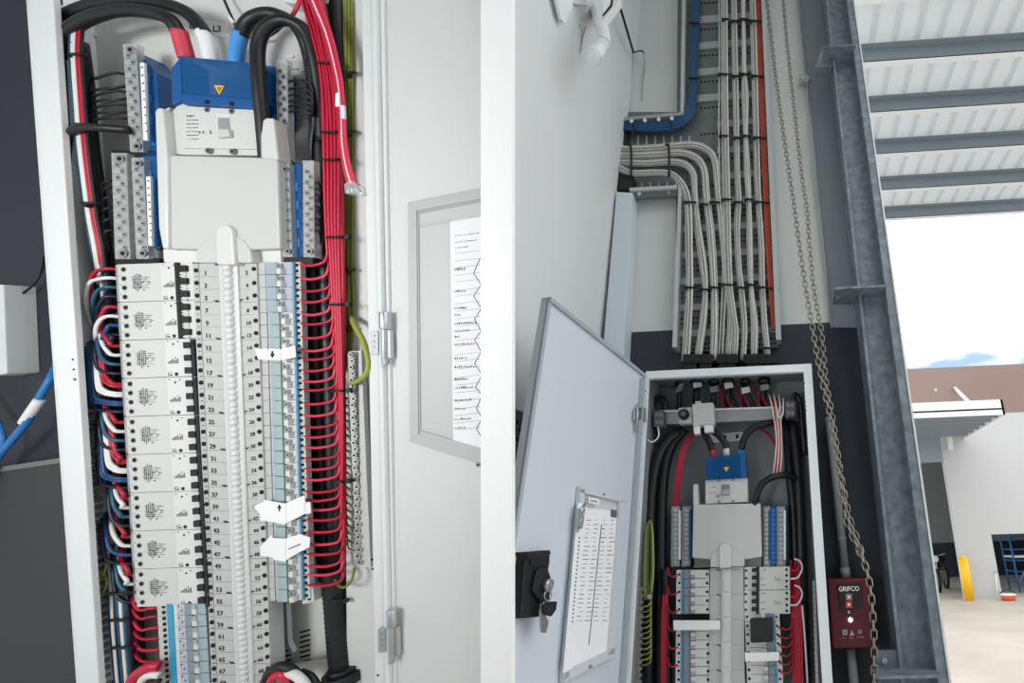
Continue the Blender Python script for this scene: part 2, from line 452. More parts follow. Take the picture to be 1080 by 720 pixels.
sleeve_cable('power_cable', 'thick plain black cable arching over beside the near blue cover',
    [(281, 178, 1.0), (279, 150, .99), (276.5, 122, .984), (273, 85, .978), (272, 50, .98), (279, 31, .98), (293, 22, .985), (308, 23, .99), (322, 34, 1.0), (331, 60, 1.01), (337, 100, 1.025), (340, 150, 1.035)], 6.2, None, None, None)
# the heavy black bundle running down both sides
for k, (pts, r) in enumerate((([(64, 40, 1.0), (66, 80, 1.03), (71, 200, 1.04), (80, 340, 1.04), (90, 500, 1.045), (104, 740, 1.045)], 6.5),
                              ([(60, 40, .995), (62, 90, 1.0), (68, 180, 1.02), (74, 260, 1.03), (85, 420, 1.04), (97, 740, 1.045)], 5.5),
                              ([(84, 45, .998), (90, 90, 1.035), (95, 150, 1.04), (104, 220, 1.04), (111, 300, 1.045), (116, 420, 1.05), (124, 740, 1.05)], 6.5))):
    wire('power_cable', pts, r, 'cable_black', 'heavy black cable running down the left side of the near board, ' + ('middle one', 'against the left rim', 'beside the breakers')[k], 'cable', n=8)
for k in range(4):  # extra black cables added so the gap reads as deep shade
    wire('power_cable', [(96 + 9 * k, 268, 1.05), (97 + 9 * k, 300, 1.045), (103 + 9 * k, 420, 1.045), (112 + 9 * k, 560, 1.047), (121 + 9 * k, 740, 1.05)], 5, 'cable_black', 'black cable added to darken the gap behind the near left tails, %s from the rim' % ORD[k + 1], 'cable', n=8)
for k, (pts, r) in enumerate((([(330, 60, 1.03), (336, 120, 1.045), (341, 200, 1.05), (345, 320, 1.05), (350, 460, 1.05), (352, 612, 1.05)], 7.5),
                              ([(352, -15, 1.05), (355, 40, 1.05), (358, 120, 1.05), (357, 240, 1.05), (358, 420, 1.052), (357, 612, 1.05)], 7),
                              ([(330, 275, 1.05), (332, 340, 1.052), (336, 430, 1.052), (342, 520, 1.052), (348, 612, 1.052)], 9))):
    wire('power_cable', pts, r, 'cable_black', 'heavy black cable behind the red wires of the near board, ' + ('coming from the arch', 'coming from the top', 'beside the breaker column')[k], 'cable', n=8)
t = thing('conduit', 'black corrugated conduit rising from the bottom of the near cabinet', 'conduit', P(360, 722, 1.03))
mb = MB('cable_black'); pts = [(351, 600), (354, 640), (357, 680), (360, 712)]
path = spline([P(u, v, 1.035) for u, v in pts], 16)
rr = [(9.3 + (.9 if i % 2 else 0)) * 1.035 / F for i in range(len(path))]
mb.tube(path, rr, n=12, sub=1); part('corrugated_tube', mb, t)
mb = MB('black'); mb.cyl(P(361, 708, 1.03), P(362, 719, 1.03), 17 * 1.03 / F, n=18).cyl(P(361, 703, 1.03), P(361, 709, 1.03), 13 * 1.03 / F, n=8)
part('gland_nut', mb, t)
mb = MB('black'); ring(mb, 355, 633, 1.035, 10.5, .02, rpx=1.4); mb.disc(364, 634, 1.02, 2.4, .006, 'black')
part('tie', mb, t)
# ---- neutral bars
def neutral_bar(label, x0, y0, x1, y1, y, wpx, nscrew, bolt_top, bolt_bot, base=None, strip=None):
    """clear-sided terminal bar from (x0,y0) to (x1,y1), w pixels wide"""
    t = thing('neutral_bar', label, 'terminal bar', P((x0 + x1) / 2, y1, y))
    k = (x1 - x0) / (y1 - y0); h = wpx / 2
    mb = MB('clear2').q([(x0 - h, y0), (x0 + h, y0), (x1 + h, y1), (x1 - h, y1)], y, .014)
    part('clear_housing', mb, t, bevel=.001)
    mb = MB('brass').q([(x0 - h * .62, y0 + 4), (x0 + h * .62, y0 + 4), (x1 + h * .62, y1 - 4), (x1 - h * .62, y1 - 4)], y + .004, .014)
    part('bar', mb, t)
    mb = MB('steel')
    for i in range(nscrew):
        f = (i + .5) / nscrew; v = y0 + 9 + (y1 - y0 - 18) * f; u = x0 + k * (v - y0) + (h * .3 if i % 2 else -h * .3)
        mb.disc(u, v, y - .002, 2.3, .008, 'steel', 8).disc(u, v, y - .0025, .9, .001, 'hole', 6)
        if i: mb.q([(x0 + k * (v - y0) - h, v - (y1 - y0) / nscrew / 2), (x0 + k * (v - y0) + h, v - (y1 - y0) / nscrew / 2), (x0 + k * (v - y0) + h, v - (y1 - y0) / nscrew / 2 + .7), (x0 + k * (v - y0) - h, v - (y1 - y0) / nscrew / 2 + .7)], y - .001, .003, 'zinc')
    part('screw_row', mb, t); 
    for f, on in ((y0 + 6, bolt_top), (y1 - 6, bolt_bot)):
        if on:
            u = x0 + k * (f - y0); part('end_bolt', MB('steel').disc(u, f, y - .004, h * .62, .012, 'steel', 10).disc(u, f, y - .0048, h * .3, .002, 'hole', 6), t)
    if base:
        mb = MB('blue').q(base, y + .012, .045)
        (ax, ay), (bx, by) = base[0], base[2]
        for i in range(4):
            v = ay + (by - ay) * (.2 + .2 * i); u = (base[0][0] + base[1][0]) / 2 + k * (v - ay)
            mb.q([(u - 2.5, v), (u + 1, v), (u + 1.2, v + 9), (u - 2.3, v + 9)], y + .0105, .002, 'net_blue').disc(u + 3, v + 4, y + .011, 1, .002, 'hole', 6)
        part('base', mb, t, bevel=.001, label='blue insulating base')
    if strip:
        mb = MB('tape').q(strip, y - .002, .004); (a, b), (c, d) = strip[0], strip[2]
        for i in range(9): mb.q([(a + 1 + k * (d - b) * i / 9, b + 4 + (d - b - 6) * i / 9), (a + 2.6 + k * (d - b) * i / 9, b + 4 + (d - b - 6) * i / 9), (a + 2.6 + k * (d - b) * i / 9, b + 5.4 + (d - b - 6) * i / 9), (a + 1 + k * (d - b) * i / 9, b + 5.4 + (d - b - 6) * i / 9)], y - .0034, .0006, 'ink2')
        part('number_strip', mb, t, label='white number strip')
    return t
neutral_bar('clear neutral bar on a blue base, upper left of the near board', 136, 46, 144, 160, 1.005, 14, 14, True, True,
            [(146, 55), (165, 77), (171, 166), (156, 166)], [(147.5, 66), (152, 66), (155.5, 148), (151, 148)])
neutral_bar('outer clear neutral bar of the lower left pair in the near board', 125, 161, 129, 273, 1.0, 16, 14, True, True)
neutral_bar('inner clear neutral bar of the lower left pair in the near board', 144.5, 166, 150, 273, 1.0, 13, 14, True, True,
            [(149, 160), (166, 160), (168, 262), (153, 262)], [(154, 186), (158.5, 186), (160.5, 259), (156.5, 259)])
neutral_bar('clear neutral bar on a blue base, upper right of the near board', 296.5, 63, 298.5, 168, 1.005, 12, 15, False, True,
            [(268, 68), (290, 70), (291, 128), (270, 128)])
neutral_bar('inner clear neutral bar of the lower right pair in the near board', 299.5, 172, 303, 271, 1.0, 10.5, 15, True, True,
            [(306, 172), (318, 172), (319, 271), (308, 271)])
neutral_bar('outer clear neutral bar of the lower right pair in the near board', 325, 169, 325.5, 271, 1.0, 12, 15, False, True)
single('bar_bracket', MB('black').q([(121, 272), (168, 272), (168, 279), (122, 279)], 1.008, .05), 'black strip under the lower left neutral bars of the near board', 'bracket')
single('bar_bracket', MB('black').q([(289, 270), (330, 272), (330, 279), (289, 276)], 1.008, .05), 'black strip under the lower right neutral bars of the near board', 'bracket')
single('bar_bracket', MB('black').q([(118, 158), (165, 159), (166, 165), (120, 164)], 1.012, .05), 'black strip above the lower left neutral bars of the near board', 'bracket')

# black tails into the neutral bars
for i, v in enumerate((78, 91, 97, 104, 111, 118, 125)):
    wire('neutral_wire', [(132 + i * .5, v, 1.01), (120, v + (2 if i % 2 else -1), 1.0), (104, v + 4 - i * .6, .998), (95.5, v + 12 - i * .8, 1.01), (92 + i * .7, 150, 1.03), (99 + i * .8, 210, 1.035), (106 + i, 262, 1.04)], 1.35, 'cable_black',
         'black wire into the upper left neutral bar, %s from the top' % ORD[i + 1], 'wire', 'black tails of the upper left neutral bar')
wire('neutral_cable', [(137, 137, 1.0), (110, 135, .985), (88, 134, .98), (76, 139, .985), (70, 150, 1.0), (69, 200, 1.02), (74, 290, 1.03)], 4.2, 'cable_black', 'thick black cable crossing left from the upper left neutral bar', 'cable', n=8)
for i, v in enumerate((190, 197, 207, 218, 230, 242)):
    wire('neutral_wire', [(119, v, 1.01), (112, v + 2, 1.005), (107, v + 10, 1.01), (108 + i, 262, 1.03)], 1.3, 'cable_black',
         'black wire into the outer lower left neutral bar, %s from the top' % ORD[i + 1], 'wire', 'black tails of the lower left neutral bars')
for i, v in enumerate((86, 94, 100.5, 107, 112.5, 118)):
    wire('neutral_wire', [(302, v + 1, 1.01), (312, v - 1.5, 1.005), (322, v, 1.005), (330, v + 8 - i, 1.01), (331.5 - i * .4, 125, 1.02), (329 - i * .5, 150, 1.03), (328 + i * .5, 178, 1.035)], 1.2, 'cable_black',
         'black wire into the upper right neutral bar, %s from the top' % ORD[i + 1], 'wire', 'black tails of the upper right neutral bar')
for i in range(9):
    v = 194 + 6.3 * i
    wire('neutral_wire', [(330, v, 1.01), (335, v - 2, 1.0), (338 + i % 2, v + 4, 1.01), (337, v + 14, 1.03)], 1.1, 'cable_black',
         'short black wire into the outer lower right neutral bar, %s from the top' % ORD[i + 1], 'wire', 'black tails of the lower right neutral bar')
wire('control_wire', [(234, -6, 1.05), (240, 8, 1.045), (248, 26, 1.04), (253, 36, 1.04), (268, 40, 1.045), (286, 37, 1.05), (306, 20, 1.055)], 1.2, 'black', 'thin dark wire dropping from the top behind the blue sleeve', 'wire')
single('wire_marker', MB('tape').w([(240.5, 15, 1.043), (247, 25, 1.04)], 1.9), 'small white marker sleeve on the thin dark wire at the top', 'marker')

# ---- four-pole breakers, left column
def LM(a, b): return (124 + a + .057 * b, 278.6 + b - .035 * a)
H = 40.18
br = thing('circuit_breaker', 'four-pole grey breaker with wiring diagram, first from the top of the tall left column', 'circuit breaker', P(*LM(40, H), 1.0), 'four-pole breakers of the near board')
def MQ(mb, a0, b0, a1, b1, y, th, m): return mb.q([LM(a0, b0), LM(a1, b0), LM(a1, b1), LM(a0, b1)], y, th, m)
mb = MB('brk')
MQ(mb, 0, .3, 45, H - .3, 1.0, .024, 'brk'); MQ(mb, 45, .3, 79, H - .3, .9985, .026, 'brk_lt')
MQ(mb, -2.5, .6, 0, H - .6, 1.004, .02, 'zinc')
for i in range(4):
    u, v = LM(5.6, 5.6 + 9.7 * i)
    mb.disc(u, v, .9992, 2.7, .0012, 'screw', 10); mb.disc(u, v, .9988, 1.9, .001, 'hole', 10); mb.disc(u - 4.2, v - 3, .9994, .5, .001, 'ink', 5)
# printed wiring diagram
r2 = random.Random(11)
for i in range(5): MQ(mb, 15.5 + 1.9 * i, 10 + abs(2 - i) * 1.4, 15.9 + 1.9 * i, 30 - abs(2 - i) * 2, .9994, .0008, 'ink2')
for i in range(6): MQ(mb, 13 + i % 2, 14 + 2.3 * i, 27 + (i % 3) * 2.5, 14.4 + 2.3 * i, .9994, .0008, 'ink2')
for i in range(9):
    a, b = r2.uniform(14, 25), r2.uniform(11, 28); MQ(mb, a, b, a + 2, b + 1.2, .9994, .0008, 'ink2')
for i in range(7):
    a, b = r2.uniform(26, 34), r2.uniform(14, 23); MQ(mb, a, b, a + 2.4, b + .7, .9994, .0008, 'ink2')
for i in range(7):
    a = 47 + i * 1.7; MQ(mb, a, 24 - (i % 4) * .7 - i * .3, a + .9, 26, .998, .0008, 'ink2')
MQ(mb, 54.5, 19.5, 55.6, 20.6, .998, .0008, 'ink'); MQ(mb, 46.5, 35, 47.1, 39, .998, .0008, 'ink2'); MQ(mb, 48, 35, 50.5, 35.6, .998, .0008, 'ink2'); MQ(mb, 48, 37, 51, 38.6, .998, .0008, 'ink2')
mb.disc(*LM(55.2, 37.2), .998, 1.9, .0008, 'ink', 8); mb.disc(*LM(53.5, 5.5), .998, 1.1, .0008, 'ink', 6); mb.disc(*LM(58.5, 3), .998, .7, .0008, 'ink', 6); mb.disc(*LM(47.5, 2.4), .998, .6, .0008, 'ink', 6)
part('body', mb, br)
def toggles(dx):
    for i in range(3):
        b = 3.3 + 13.3 * i
        part('toggle', MQ(MB('black'), 63.5 + dx, b, 70.5 + dx, b + 6.6, .992, .008, 'black'), br, bevel=.0008)
    mb = MB('plastic2')
    for i in range(3):
        b = 3.3 + 13.3 * i
        MQ(mb, 64 + dx, b + 7.6, 71 + dx, b + 9.4, .996, .004, 'plastic2'); MQ(mb, 64 + dx, b + 10.4, 71 + dx, b + 12.2, .996, .004, 'plastic2')
    part('rocker_ribs', mb, br)
toggles(0)
part('toggle_bar', MQ(MB('black'), 59.5, .2, 63.3, H, .994, .008, 'black'), br)
ka = Vector(P(*LM(0, H), 1.0)) - Vector(P(*LM(0, 0), 1.0))
dup(br, ka, 'four-pole grey breaker with wiring diagram, second from the top of the tall left column')
# from the third down the black bar sits on the other side of the toggles
br2 = dup(br, ka * 2, 'four-pole grey breaker with wiring diagram, third from the top of the tall left column')
for ch in list(br2.children):
    if ch.name.startswith('toggle_bar'):
        ch.location.x += 12.2 / F
    elif ch.name.startswith(('toggle', 'rocker')): ch.location.x += .2 / F
for i in range(3, 9):
    r = dup(br2, ka * (i - 2), 'four-pole grey breaker with wiring diagram, %s of the tall left column' % ('last at the foot' if i == 8 else ORD[i + 1] + ' from the top'))

# ---- centre busbar cover with hand-numbered ways
def C(a, b): return (202.5 + a + (.046 - .00017 * a) * b, 278 + b)
def CV(i): return 7 + 13.32 * i - .018 * i * i
cc = thing('busbar_cover', 'long pale cover with white domes and handwritten way numbers between near breaker columns', 'cover', P(*C(33, 460), 1.0))
def CQ(mb, a0, b0, a1, b1, y, th, m): return mb.q([C(a0, b0), C(a1, b0), C(a1, b1), C(a0, b1)], y, th, m)
mb = MB('cover'); CQ(mb, 7, 0, 68, 465, .990, .03, 'cover'); CQ(mb, .5, 0, 7, 465, .996, .02, 'cover'); CQ(mb, 6.4, 0, 7, 465, .9895, .005, 'cover_line')
s = .99 / F
for i in range(35):
    b = CV(i)
    mb.disc(*C(3.6, b), .995, 2.4, .0015, 'hole', 10); mb.disc(*C(64.7, b + (0 if i else -1.5)), .989, 2.3, .0015, 'hole', 10)
    if b < 430: mb.disc(*C(3.6, b + 6.4), .995, .6, .0015, 'hole', 5)
    if i < 34:
        CQ(mb, 8, b + 6.6, 29, b + 7.0, .9894, .001, 'cover_line'); CQ(mb, 46, b + 6.6, 60, b + 7.0, .9894, .001, 'cover_line')
    u, v = C(13, b + 5); mb.text(str(2 * i + 1), P(u, v, .9893), 6.6 * s, xd=(1, 0, -.12))
    u, v = C(57, b + 4.5); mb.text(str(2 * i + 2), P(u, v, .9893), 5.6 * s, xd=(1, 0, .1))
    if i % 3 == 2:
        u, v = C(24, b + 6); mb.q([(u - 3, v - 1.4), (u, v - .8), (u + 1, v - 1.3), (u + 4, v + 1), (u, v + 1), (u - 1, v + .8)], .9893, .0006, 'ink')
        u, v = C(50, b + 5); mb.q([(u - 3.4, v + 1.6), (u - 1, v - .8), (u + 3, v - 1.8), (u + 1, v + .4), (u - 1.5, v + .8)], .9893, .0006, 'ink')
        CQ(mb, 0, b + 6.8, 68, b + 7.2, .9893, .001, 'cover_line')
for a in (27, 48): u, v = C(a, 0); mb.q([(u - 3, v), (u + 3, v - .8), (u + 3, v + .8), (u - 3, v + 1.4)], .985, .003, 'ink')
part('cover_plate', mb, cc)
mb = MB('plastic2'); CQ(mb, 28, 2, 47.5, 465, .986, .006, 'plastic2'); CQ(mb, 29.5, 2, 46, 465, .9852, .004, 'dome')
part('raised_spine', mb, cc, bevel=.001)
for k in range(12):
    mb = MB('dome')
    for j in range(3):
        i = 3 * k + j; b = CV(i)
        if b > 462: continue
        for db in (-2.9, 2.9):
            c = P(*C(38, b + db), .985); rr = 5.0 * s; n = 10
            rings = []
            for (fr, dy) in ((1.0, 0), (.93, -.004), (.6, -.0065), (.2, -.0075)):
                rings.append([c + Vector((rr * fr * math.cos(2 * math.pi * q_ / n), dy, rr * .85 * fr * math.sin(2 * math.pi * q_ / n))) for q_ in range(n)])
            vs = [p for R in rings for p in R]
            fs = [(a_ * n + q_, a_ * n + (q_ + 1) % n, (a_ + 1) * n + (q_ + 1) % n, (a_ + 1) * n + q_) for a_ in range(3) for q_ in range(n)] + [tuple(range(3 * n, 4 * n))]
            mb.poly(vs, fs, 'dome', True)
    part('dome_strip', mb, cc)

# ---- single-pole devices, right column
def T(a, b): return (271.5 + a + (.036 - .0003 * a) * b, 276.5 + b - .01 * a)
def TQ(mb, a0, b0, a1, b1, y, th, m): return mb.q([T(a0, b0), T(a1, b0), T(a1, b1), T(a0, b1)], y, th, m)
NR, HR = 27, 13.15
def rcbo(kind, label):
    t = thing('slim_breaker', label, 'circuit breaker', P(*T(22, HR), 1.0), 'slim breakers of the near right column')
    mb = MB('brk_lt'); TQ(mb, 0, .2, 8, HR - .2, .9935, .02, 'cover'); TQ(mb, 8, .2, 38, HR - .2, .996, .016, 'brk_lt'); TQ(mb, 38, .2, 45, HR - .2, 1.0, .012, 'plastic')
    TQ(mb, 36, .2, 38, HR - .2, .9955, .016, 'tag_stripe')
    for b in (3.4, 9.6): mb.disc(*T(41.3, b), .9993, 1.7, .0012, 'hole', 8)
    TQ(mb, 5, HR - .5, 36, HR - .1, .9957, .001, 'cover_line')
    r3 = random.Random(5)
    if kind:
        TQ(mb, 28, .4, 35, HR - .4, .9955, .001, 'plastic2')
        for q_ in range(5):
            a, b = r3.uniform(28, 33), r3.uniform(1.5, 10); TQ(mb, a, b, a + 1.6, b + .9, .9952, .001, ('lilac', 'ink2', 'tag_stripe')[q_ % 3])
    else: TQ(mb, 25, .3, 35, HR - .3, .9952, .001, 'lilac')
    part('body', mb, t)
    mb = MB('filler'); dx = 2 if kind else 0
    TQ(mb, 8.5 + dx, .3, 13 + dx, HR - .3, .990, .006, 'filler'); TQ(mb, 13 + dx, .3, 19 + dx, HR - .3, .989, .006, 'filler' if not kind else 'filler_gn'); TQ(mb, 8.5 + dx, HR - .8, 19 + dx, HR - .3, .9885, .002, 'filler_dk')
    part('dust_cover', mb, t)
    mb = MB('steel' if kind else 'plastic2'); dx = 3.5 if kind else 0
    TQ(mb, 19.5 + dx, 1.5, 24 + dx, 6.2, .9885, .008, 'zinc'); TQ(mb, 19.5 + dx, 6.6, 24 + dx, HR - .8, .986, .01, 'plastic2')
    TQ(mb, 20.5 + dx, 2.4, 23 + dx, 5.2, .988, .001, 'ink2')
    part('toggle', mb, t)
    return t
ra = Vector(P(*T(22, HR), 1.0)) - Vector(P(*T(22, 0), 1.0))
a_ = rcbo(0, 'slim grey breaker, first from the top of the near right column')
for i in range(1, 4): dup(a_, ra * i, 'slim grey breaker, %s from the top of the near right column' % ORD[i + 1])
b_ = None
for i in range(4, NR):
    lab_ = 'slim grey breaker, %s of the near right column' % ('last at the foot' if i == NR - 1 else ORD[i + 1] + ' from the top')
    if b_ is None:
        b_ = rcbo(1, lab_); b_.matrix_world = FR.M @ Matrix.Translation(ORIG[b_.name] + ra * 4); ORIG[b_.name] = ORIG[b_.name] + ra * 4
    else: dup(b_, ra * (i - 4), lab_)
mb = MB('plastic').q([(318, 618), (330, 619), (331.5, 634), (319, 637)], 1.003, .02)
for u, v in ((325.5, 625), (326, 631.5)): mb.disc(u, v, 1.0022, 1.7, .0012, 'hole', 8)
single('terminal_block', mb, 'small grey terminal block at the foot of the near right column', 'terminal')
# grey rail end below the right column
mb = MB('zinc').q([(296, 636), (302, 636), (304, 680), (299, 680)], 1.03, .01); mb.q([(297, 680), (304, 678), (309, 688), (302, 684), (297, 688)], 1.03, .01)
single('mounting_rail', mb, 'narrow grey rail end hanging below the near right column', 'rail')

# ---- paper tapes across the breakers
def tape(label, pieces, arrow=None):
    t = thing('label_tape', label, 'tape', P(*pieces[0][0], .98))
    mb = MB('tape')
    for pc in pieces: mb.q(pc[:-1] if isinstance(pc[-1], float) else pc, pc[-1] if isinstance(pc[-1], float) else .983, .0012)
    part('strip', mb, t)
    if arrow:
        u, v, d = arrow; y = .9815
        mb = MB('ink').q([(u - .7, v - 4 * d), (u + .7, v - 4 * d), (u + .7, v), (u - .7, v)], y, .0005).q([(u - 2.4, v - 1 * d), (u + 2.4, v - 1 * d), (u, v + 3.4 * d)], y, .0005)
        part('arrow_mark', mb, t)
tape('short white tape with a down arrow, uppermost on the near right column', [[(269, 368), (283, 367.5), (283, 379.5), (272, 378.5)], [(282, 367.5), (297, 368), (297, 379.8), (282, 379.5)], [(296, 368), (311, 364.5), (312, 376.5), (296, 379.8)]], (287, 374, 1))
tape('bent white tape with an up arrow near the foot of the near right column', [[(267, 534), (281, 527), (290, 531), (290, 547), (275, 549), (274, 541)], [(279, 527), (301, 531), (301, 553), (279, 549), .982], [(300, 531), (321, 522), (323, 541), (301, 552)], [(321, 530), (327, 529), (328, 541), (322, 542)], ], (294.5, 535, -1))
tape('bent white tape with a torn slit near the foot of the near right column', [[(274, 577), (286, 564), (290, 572), (290, 588), (275, 586)], [(285, 567), (301, 568), (301, 592), (288, 590), .982], [(300, 568), (316, 563), (327, 567), (326, 577), (314, 583), (301, 591)]])
mb = MB('ink').q([(304, 578.5), (317, 573), (317, 574), (304, 579.5)], .9822, .0004)
part('slit', mb, bpy.data.objects['label_tape.002'])

# ---- short column at the bottom left
def B(a, b): return (165.5 + a + .055 * b, 637 + b - .03 * a)
def BQ(mb, a0, b0, a1, b1, y, th, m): return mb.q([B(a0, b0), B(a1, b0), B(a1, b1), B(a0, b1)], y, th, m)
HB = 12.3
t = thing('slim_breaker', 'slim breaker with blue stripe, first of the short column at bottom left', 'circuit breaker', P(*B(20, HB), 1.0), 'slim breakers of the near bottom left column')
mb = MB('plastic'); BQ(mb, 0, .2, 10, HB - .2, 1.004, .02, 'plastic'); BQ(mb, 10, .2, 52, HB - .2, 1.001, .02, 'brk_lt')
BQ(mb, 10, 0, 16.5, HB - .5, .9998, .003, 'blue_tag'); BQ(mb, 21, .3, 29, HB - .3, .9995, .003, 'lilac')
for b in (3, 9): mb.disc(*B(6.5, b), 1.0032, 2, .0012, 'hole', 8)
for q_ in range(4): BQ(mb, 21.5 + q_ * 1.6, 2 + 2.2 * (q_ % 3), 23 + q_ * 1.6, 4 + 2.2 * (q_ % 3), .9992, .001, ('ink2', 'plastic2')[q_ % 2])
part('body', mb, t)
mb = MB('filler_dk'); BQ(mb, 29.5, .3, 36, HB - .3, .997, .005, 'filler_dk'); BQ(mb, 41, .3, 51, HB - .3, .996, .005, 'filler'); BQ(mb, 41, HB - .7, 51, HB - .2, .9955, .004, 'filler_dk')
part('dust_cover', mb, t)
mb = MB('plastic2'); BQ(mb, 36, 1.5, 40.5, 6.5, .994, .008, 'zinc'); BQ(mb, 36, 6.5, 40.5, HB - .5, .992, .01, 'plastic2'); part('toggle', mb, t)
rb = Vector(P(*B(20, HB), 1.0)) - Vector(P(*B(20, 0), 1.0))
for i in range(1, 8): dup(t, rb * i, 'slim breaker with blue stripe, %s of the short column at bottom left' % ORD[i + 1])
# chassis pan under the devices
single('chassis_pan', MB('cable_black').q([(150, 280), (300, 280), (318, 632), (280, 640), (285, 760), (190, 760), (175, 640)], 1.032, .02), 'dark mounting pan behind the near breaker columns', 'pan')
# ---- wiring on the right of the near board
RV = [279, 293.4, 306, 317.6, 331, 341, 355.5, 369, 378, 390, 401.4, 410.4, 425, 437.5, 449.4, 460, 471, 483, 494, 505, 518, 527, 537.6, 548.4, 561, 574, 584.5, 597, 606, 617]
NW = len(RV)
def bundle_u(v, f):
    """left..right edge of the red bundle at height v"""
    tab = [(-15, 312, 338), (30, 325, 348), (60, 333.5, 353), (100, 338, 359), (165, 341, 361), (230, 343, 362), (290, 346, 363), (400, 349, 363.5), (500, 352, 363.5), (640, 353, 363)]
    for (a, l0, r0), (b, l1, r1) in zip(tab, tab[1:]):
        if a <= v <= b:
            t = (v - a) / (b - a); l, r = l0 + (l1 - l0) * t, r0 + (r1 - r0) * t
            return l + (r - l) * f
for i, v in enumerate(RV):
    f = .08 + .84 * i / (NW - 1); y = 1.0 + (0, .007, .013)[i % 3] + .004 * (i % 2)
    if i % 3 == 2: f = min(.95, f + .12)
    u0 = 316.5 + .023 * (v - 276); ue = bundle_u(max(v - 16, 262), f)
    sag = 4.5 if i < 22 else 0
    d = v - 279
    pts = [(u0 - 2, v - 1, 1.003), (u0 + 8, v + sag * .25, 1.0), (u0 + (ue - u0) * .55, v + sag * .1, .998), (ue - 4, v - 3 - (1 if i > 26 else 0), 1.0), (ue - .6, v - 12, 1.002)]
    vv = v - 26
    while vv > 20:
        pts.append((bundle_u(vv, f + .06 * math.sin(vv * .021 + i)), vv, y)); vv -= 46
    pts += [(bundle_u(8, f), 8, y), (bundle_u(-14, f), -14, y)]
    wire('red_wire', pts, 1.5, ('red', 'red2', 'red3')[i % 3], 'red wire leaving the near right breaker column, %s' % ('lowest of all' if i == NW - 1 else ORD[i + 1] + ' down'), 'wire', 'red wires of the near right column', n=6, sub=4)
for k, v in enumerate((66, 139, 168, 250, 321, 412, 508)):
    l, r = bundle_u(v, 0), bundle_u(v, 1)
    mb = MB('black'); ring(mb, (l + r) / 2, v, 1.012, (r - l) / 2 + 2, .022, rpx=1.3, k=-.03)
    mb.q([(r + 1, v - 2.5), (r + 5, v - 3), (r + 5, v + 1.5), (r + 1, v + 2)], .99, .008, 'black')
    single('cable_tie', mb, 'black cable tie round the red wire bundle of the near board, %s from the top' % ORD[k + 1], 'cable tie', 'ties on the near red bundle')
# spare tails that end in a clear crimp
for k in range(6):
    dx = k * 2.0 - 5
    wire('spare_wire', [(326 + dx, -12, .99), (334 + dx, 8, .985), (345 + dx * .8, 35, .98), (353 + dx * .7, 65, .977), (358 + dx * .6, 90, .976), (361 + dx * .5, 120, .976), (362 + dx * .6, 150, .978), (366 + dx * .7, 175, .98), (372 + dx * .9, 196, .984)], 1.35,
         'wire_white' if k == 2 else ('red', 'red2')[k % 2], ('white spare wire among the loose red tails, near board' if k == 2 else 'loose red spare wire over the near red bundle, %s from the left' % ORD[k + 1 - (k > 2)]), 'wire', None if k == 2 else 'loose spare red wires')
mb = MB('clear').q([(363, 194), (371, 190), (381, 197), (383, 206), (372, 204), (364, 204)], .978, .014)
for k in range(4): mb.w([(366 + 4 * k, 194, .982), (368 + 4 * k, 205 - k, .98)], 1.2, 'steel')
mb.w([(378, 198, .98), (383, 206, .978)], .9, 'steel')
single('crimp_end', mb, 'clear crimp cluster at the end of the loose red tails', 'crimp')
mb = MB('tape').q([(354, 98), (358, 97.5), (358, 112), (353.5, 112)], .972, .004); mb.q([(358.5, 111), (363, 111), (363.5, 125), (359, 125)], .972, .004, 'cab')
single('wire_marker', mb, 'white marker sleeves on the loose red tails of the near board', 'marker')
for k in range(2): wire('red_wire', [(307 + 2 * k, 17, 1.03), (312 + 2 * k, 8, 1.02), (317 + 2 * k, -4, 1.02), (320 + 2 * k, -14, 1.02)], 1.5, 'red2', 'short red wire crossing the top of the near board, ' + ('left one', 'right one')[k], 'wire')
single('cable_gland_plate', MB('cab').q([(300, -12), (346, -12), (346, 3), (318, 5), (300, 2)], 1.035, .03), 'grey plate edge where the red wires enter at the top', 'plate')

# green and yellow earth bundle
for k in range(7):
    f = k / 6.0
    u = lambda v, a: a + f * 7.5
    pts = [(364 + f * 7, -14, 1.03), (364.5 + f * 7, 60, 1.028), (365 + f * 7, 130, 1.03), (364 + f * 8 + math.sin(k) , 210, 1.03), (362.5 + f * 9, 280, 1.028), (364 + f * 8 + math.cos(k), 315, 1.026), (365 + f * 7, 345, 1.03), (364 + f * 6, 380, 1.035), (362 + f * 5, 470 + 12 * k, 1.045)]
    wire('earth_wire', pts, 1.25, ('green', 'green2', 'green3')[k % 3], 'earth wire in the upright green bundle of the near board, %s from the left' % ORD[k + 1], 'wire', 'earth wires of the near bundle')
wire('earth_wire', [(371, 335, 1.02), (375, 345, 1.0), (382, 357, .99), (387, 372, .985), (388.5, 386, .985), (385, 396, .985), (377, 402, .99), (371, 404, 1.0)], 2.6, 'green2', 'thick green and yellow earth wire looping beside the near earth bar', 'wire', n=8)
for k, v in enumerate((76, 138, 284, 346)):
    mb = MB('black'); ring(mb, 368, v, 1.03, 6.5, .016, rpx=1.3); mb.disc(364.5, v + 1, 1.015, 3, .01, 'black')
    single('cable_tie', mb, 'black tie round the green earth bundle of the near board, %s from the top' % ORD[k + 1], 'cable tie', 'ties on the near earth bundle')
eb = thing('earth_bar', 'long brass earth bar with a comb of screws on the near board', 'terminal bar', P(376, 600, 1.0))
part('plate', MB('plastic').q([(367, 370), (378, 370), (390.5, 598), (378, 598)], 1.014, .012).q([(378, 369), (381, 369), (391, 598), (381, 598)], 1.006, .01), eb)
mb = MB('brass').q([(366.5, 373), (373.5, 373), (382, 596), (376, 596)], 1.006, .012); part('bar', mb, eb)
